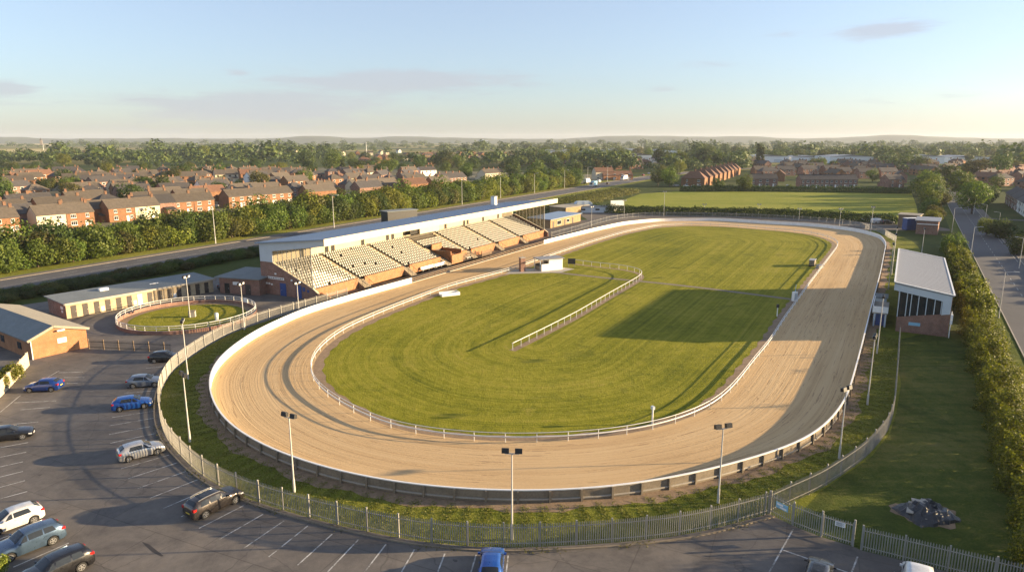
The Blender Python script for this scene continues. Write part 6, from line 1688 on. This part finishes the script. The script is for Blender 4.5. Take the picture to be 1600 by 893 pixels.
# ------------------------------------------------------------------ light, sky, camera
SUN_EL, SUN_AZ = radians(9.6), radians(86)     # azimuth from +y towards +x
w = bpy.data.worlds.new('World'); SC.world = w; w.use_nodes = True; nt = w.node_tree
bg = nt.nodes['Background']; sky = nt.nodes.new('ShaderNodeTexSky'); sky.sky_type = 'NISHITA'; sky.sun_disc = False
sky.sun_elevation = SUN_EL; sky.sun_rotation = SUN_AZ; sky.altitude = 50; sky.air_density = 1.0; sky.dust_density = .7; sky.ozone_density = 3.5
tc = nt.nodes.new('ShaderNodeTexCoord'); sp = nt.nodes.new('ShaderNodeSeparateXYZ'); nt.links.new(tc.outputs['Generated'], sp.inputs[0])
az = math_(nt, 'ARCTAN2', sp.outputs[0], sp.outputs[1]); el = math_(nt, 'ARCSINE', sp.outputs[2])
cv = nt.nodes.new('ShaderNodeCombineXYZ'); nt.links.new(math_(nt, 'MULTIPLY', az, 5.0), cv.inputs[0]); nt.links.new(math_(nt, 'MULTIPLY', el, 34.0), cv.inputs[1])
nz = noise(nt, cv.outputs[0], 1.0, 6, .62, .6)
cv2 = nt.nodes.new('ShaderNodeCombineXYZ'); nt.links.new(math_(nt, 'MULTIPLY', az, 14.0), cv2.inputs[0]); nt.links.new(math_(nt, 'MULTIPLY', el, 110.0), cv2.inputs[1])
nz2 = noise(nt, cv2.outputs[0], 1.0, 5, .65, .8)
tot = None
def cloud(u0, u1, v0, v1, amt, slope=0.0):
    global tot
    ca = (atan2(u0 - 800, FPX) + atan2(u1 - 800, FPX)) / 2; wa = abs(atan2(u1 - 800, FPX) - atan2(u0 - 800, FPX)) / 2
    ce = (218 - (v0 + v1) / 2) / FPX; we = (v1 - v0) / 2 / FPX
    da = math_(nt, 'DIVIDE', math_(nt, 'SUBTRACT', az, ca), wa)
    e2 = math_(nt, 'SUBTRACT', el, math_(nt, 'MULTIPLY_ADD', math_(nt, 'SUBTRACT', az, ca), slope, ce))
    de = math_(nt, 'DIVIDE', e2, we)
    d = math_(nt, 'ADD', math_(nt, 'MULTIPLY', da, da), math_(nt, 'MULTIPLY', de, de))
    g = math_(nt, 'MULTIPLY', math_(nt, 'POWER', 2.718, math_(nt, 'MULTIPLY', d, -1.1)), amt)
    tot = g if tot is None else math_(nt, 'ADD', tot, g)
cloud(420, 830, 117, 152, 1.3, .01); cloud(230, 640, 150, 186, 1.0); cloud(-60, 90, 146, 166, 1.1); cloud(1275, 1440, 66, 92, 1.1, .05); cloud(990, 1055, 140, 152, .6); cloud(1380, 1640, 150, 172, .5, .03); cloud(370, 410, 122, 132, .6); cloud(1290, 1420, 158, 170, .35); cloud(-100, 700, 160, 214, .45); cloud(690, 780, 20, 90, .28); cloud(830, 1250, 96, 130, .22); cloud(1000, 1640, 176, 200, .3); cloud(1100, 1300, 70, 84, .3)
nn_ = math_(nt, 'ADD', math_(nt, 'MULTIPLY', nz, .7), math_(nt, 'MULTIPLY', nz2, .5))
cm = nd(nt, 'ShaderNodeMapRange', interpolation_type='SMOOTHSTEP', i_1=.16, i_2=.62, i_3=0.0, i_4=.9); nt.links.new(math_(nt, 'MULTIPLY_ADD', tot, .62, math_(nt, 'MULTIPLY', math_(nt, 'SUBTRACT', nn_, .60), 1.5)), cm.inputs[0])
cloudc = mixc(nt, .55, mixc(nt, 1.0, sky.outputs[0], (.72, .73, .76), 'MULTIPLY'), (2.2, 2.3, 2.5))
skc = nd(nt, 'ShaderNodeHueSaturation', i_Saturation=.80); nt.links.new(mixc(nt, cm.outputs[0], sky.outputs[0], cloudc), skc.inputs['Color']); nt.links.new(mixc(nt, .14, mixc(nt, 1.0, skc.outputs[0], (1.01, .99, 1.03), 'MULTIPLY'), (4.9, 4.95, 5.3)), bg.inputs[0]); bg.inputs[1].default_value = .078
sl_ = bpy.data.lights.new('sun', 'SUN'); sl_.energy = 5.0; sl_.angle = radians(.5); sl_.color = (1, .75, .44)
so = bpy.data.objects.new('sun', sl_); COL.objects.link(so)
from mathutils import Vector
sdv = Vector((cos(SUN_EL) * sin(SUN_AZ), cos(SUN_EL) * cos(SUN_AZ), sin(SUN_EL))); so.rotation_euler = sdv.to_track_quat('Z', 'Y').to_euler(); so.location = (200, 60, 60)
cam = bpy.data.cameras.new('camera'); co = bpy.data.objects.new('camera', cam); COL.objects.link(co)
cam.sensor_width = 36; cam.lens = 36 * FPX / 1600; cam.clip_start = .5; cam.clip_end = 30000
co.location = (0, 0, CAM_H); co.rotation_euler = (pi/2 - PITCH, 0, 0); SC.camera = co
vs = SC.view_settings; vs.view_transform = 'Standard'; vs.look = 'None'; vs.gamma = 1; vs.exposure = 1.70
try: vs.use_curve_mapping = False
except Exception: pass
SC.cycles.max_bounces = 5; SC.cycles.diffuse_bounces = 2; SC.cycles.glossy_bounces = 2; SC.cycles.transmission_bounces = 3; SC.cycles.volume_bounces = 0; SC.cycles.transparent_max_bounces = 12
SC.cycles.use_denoising = True
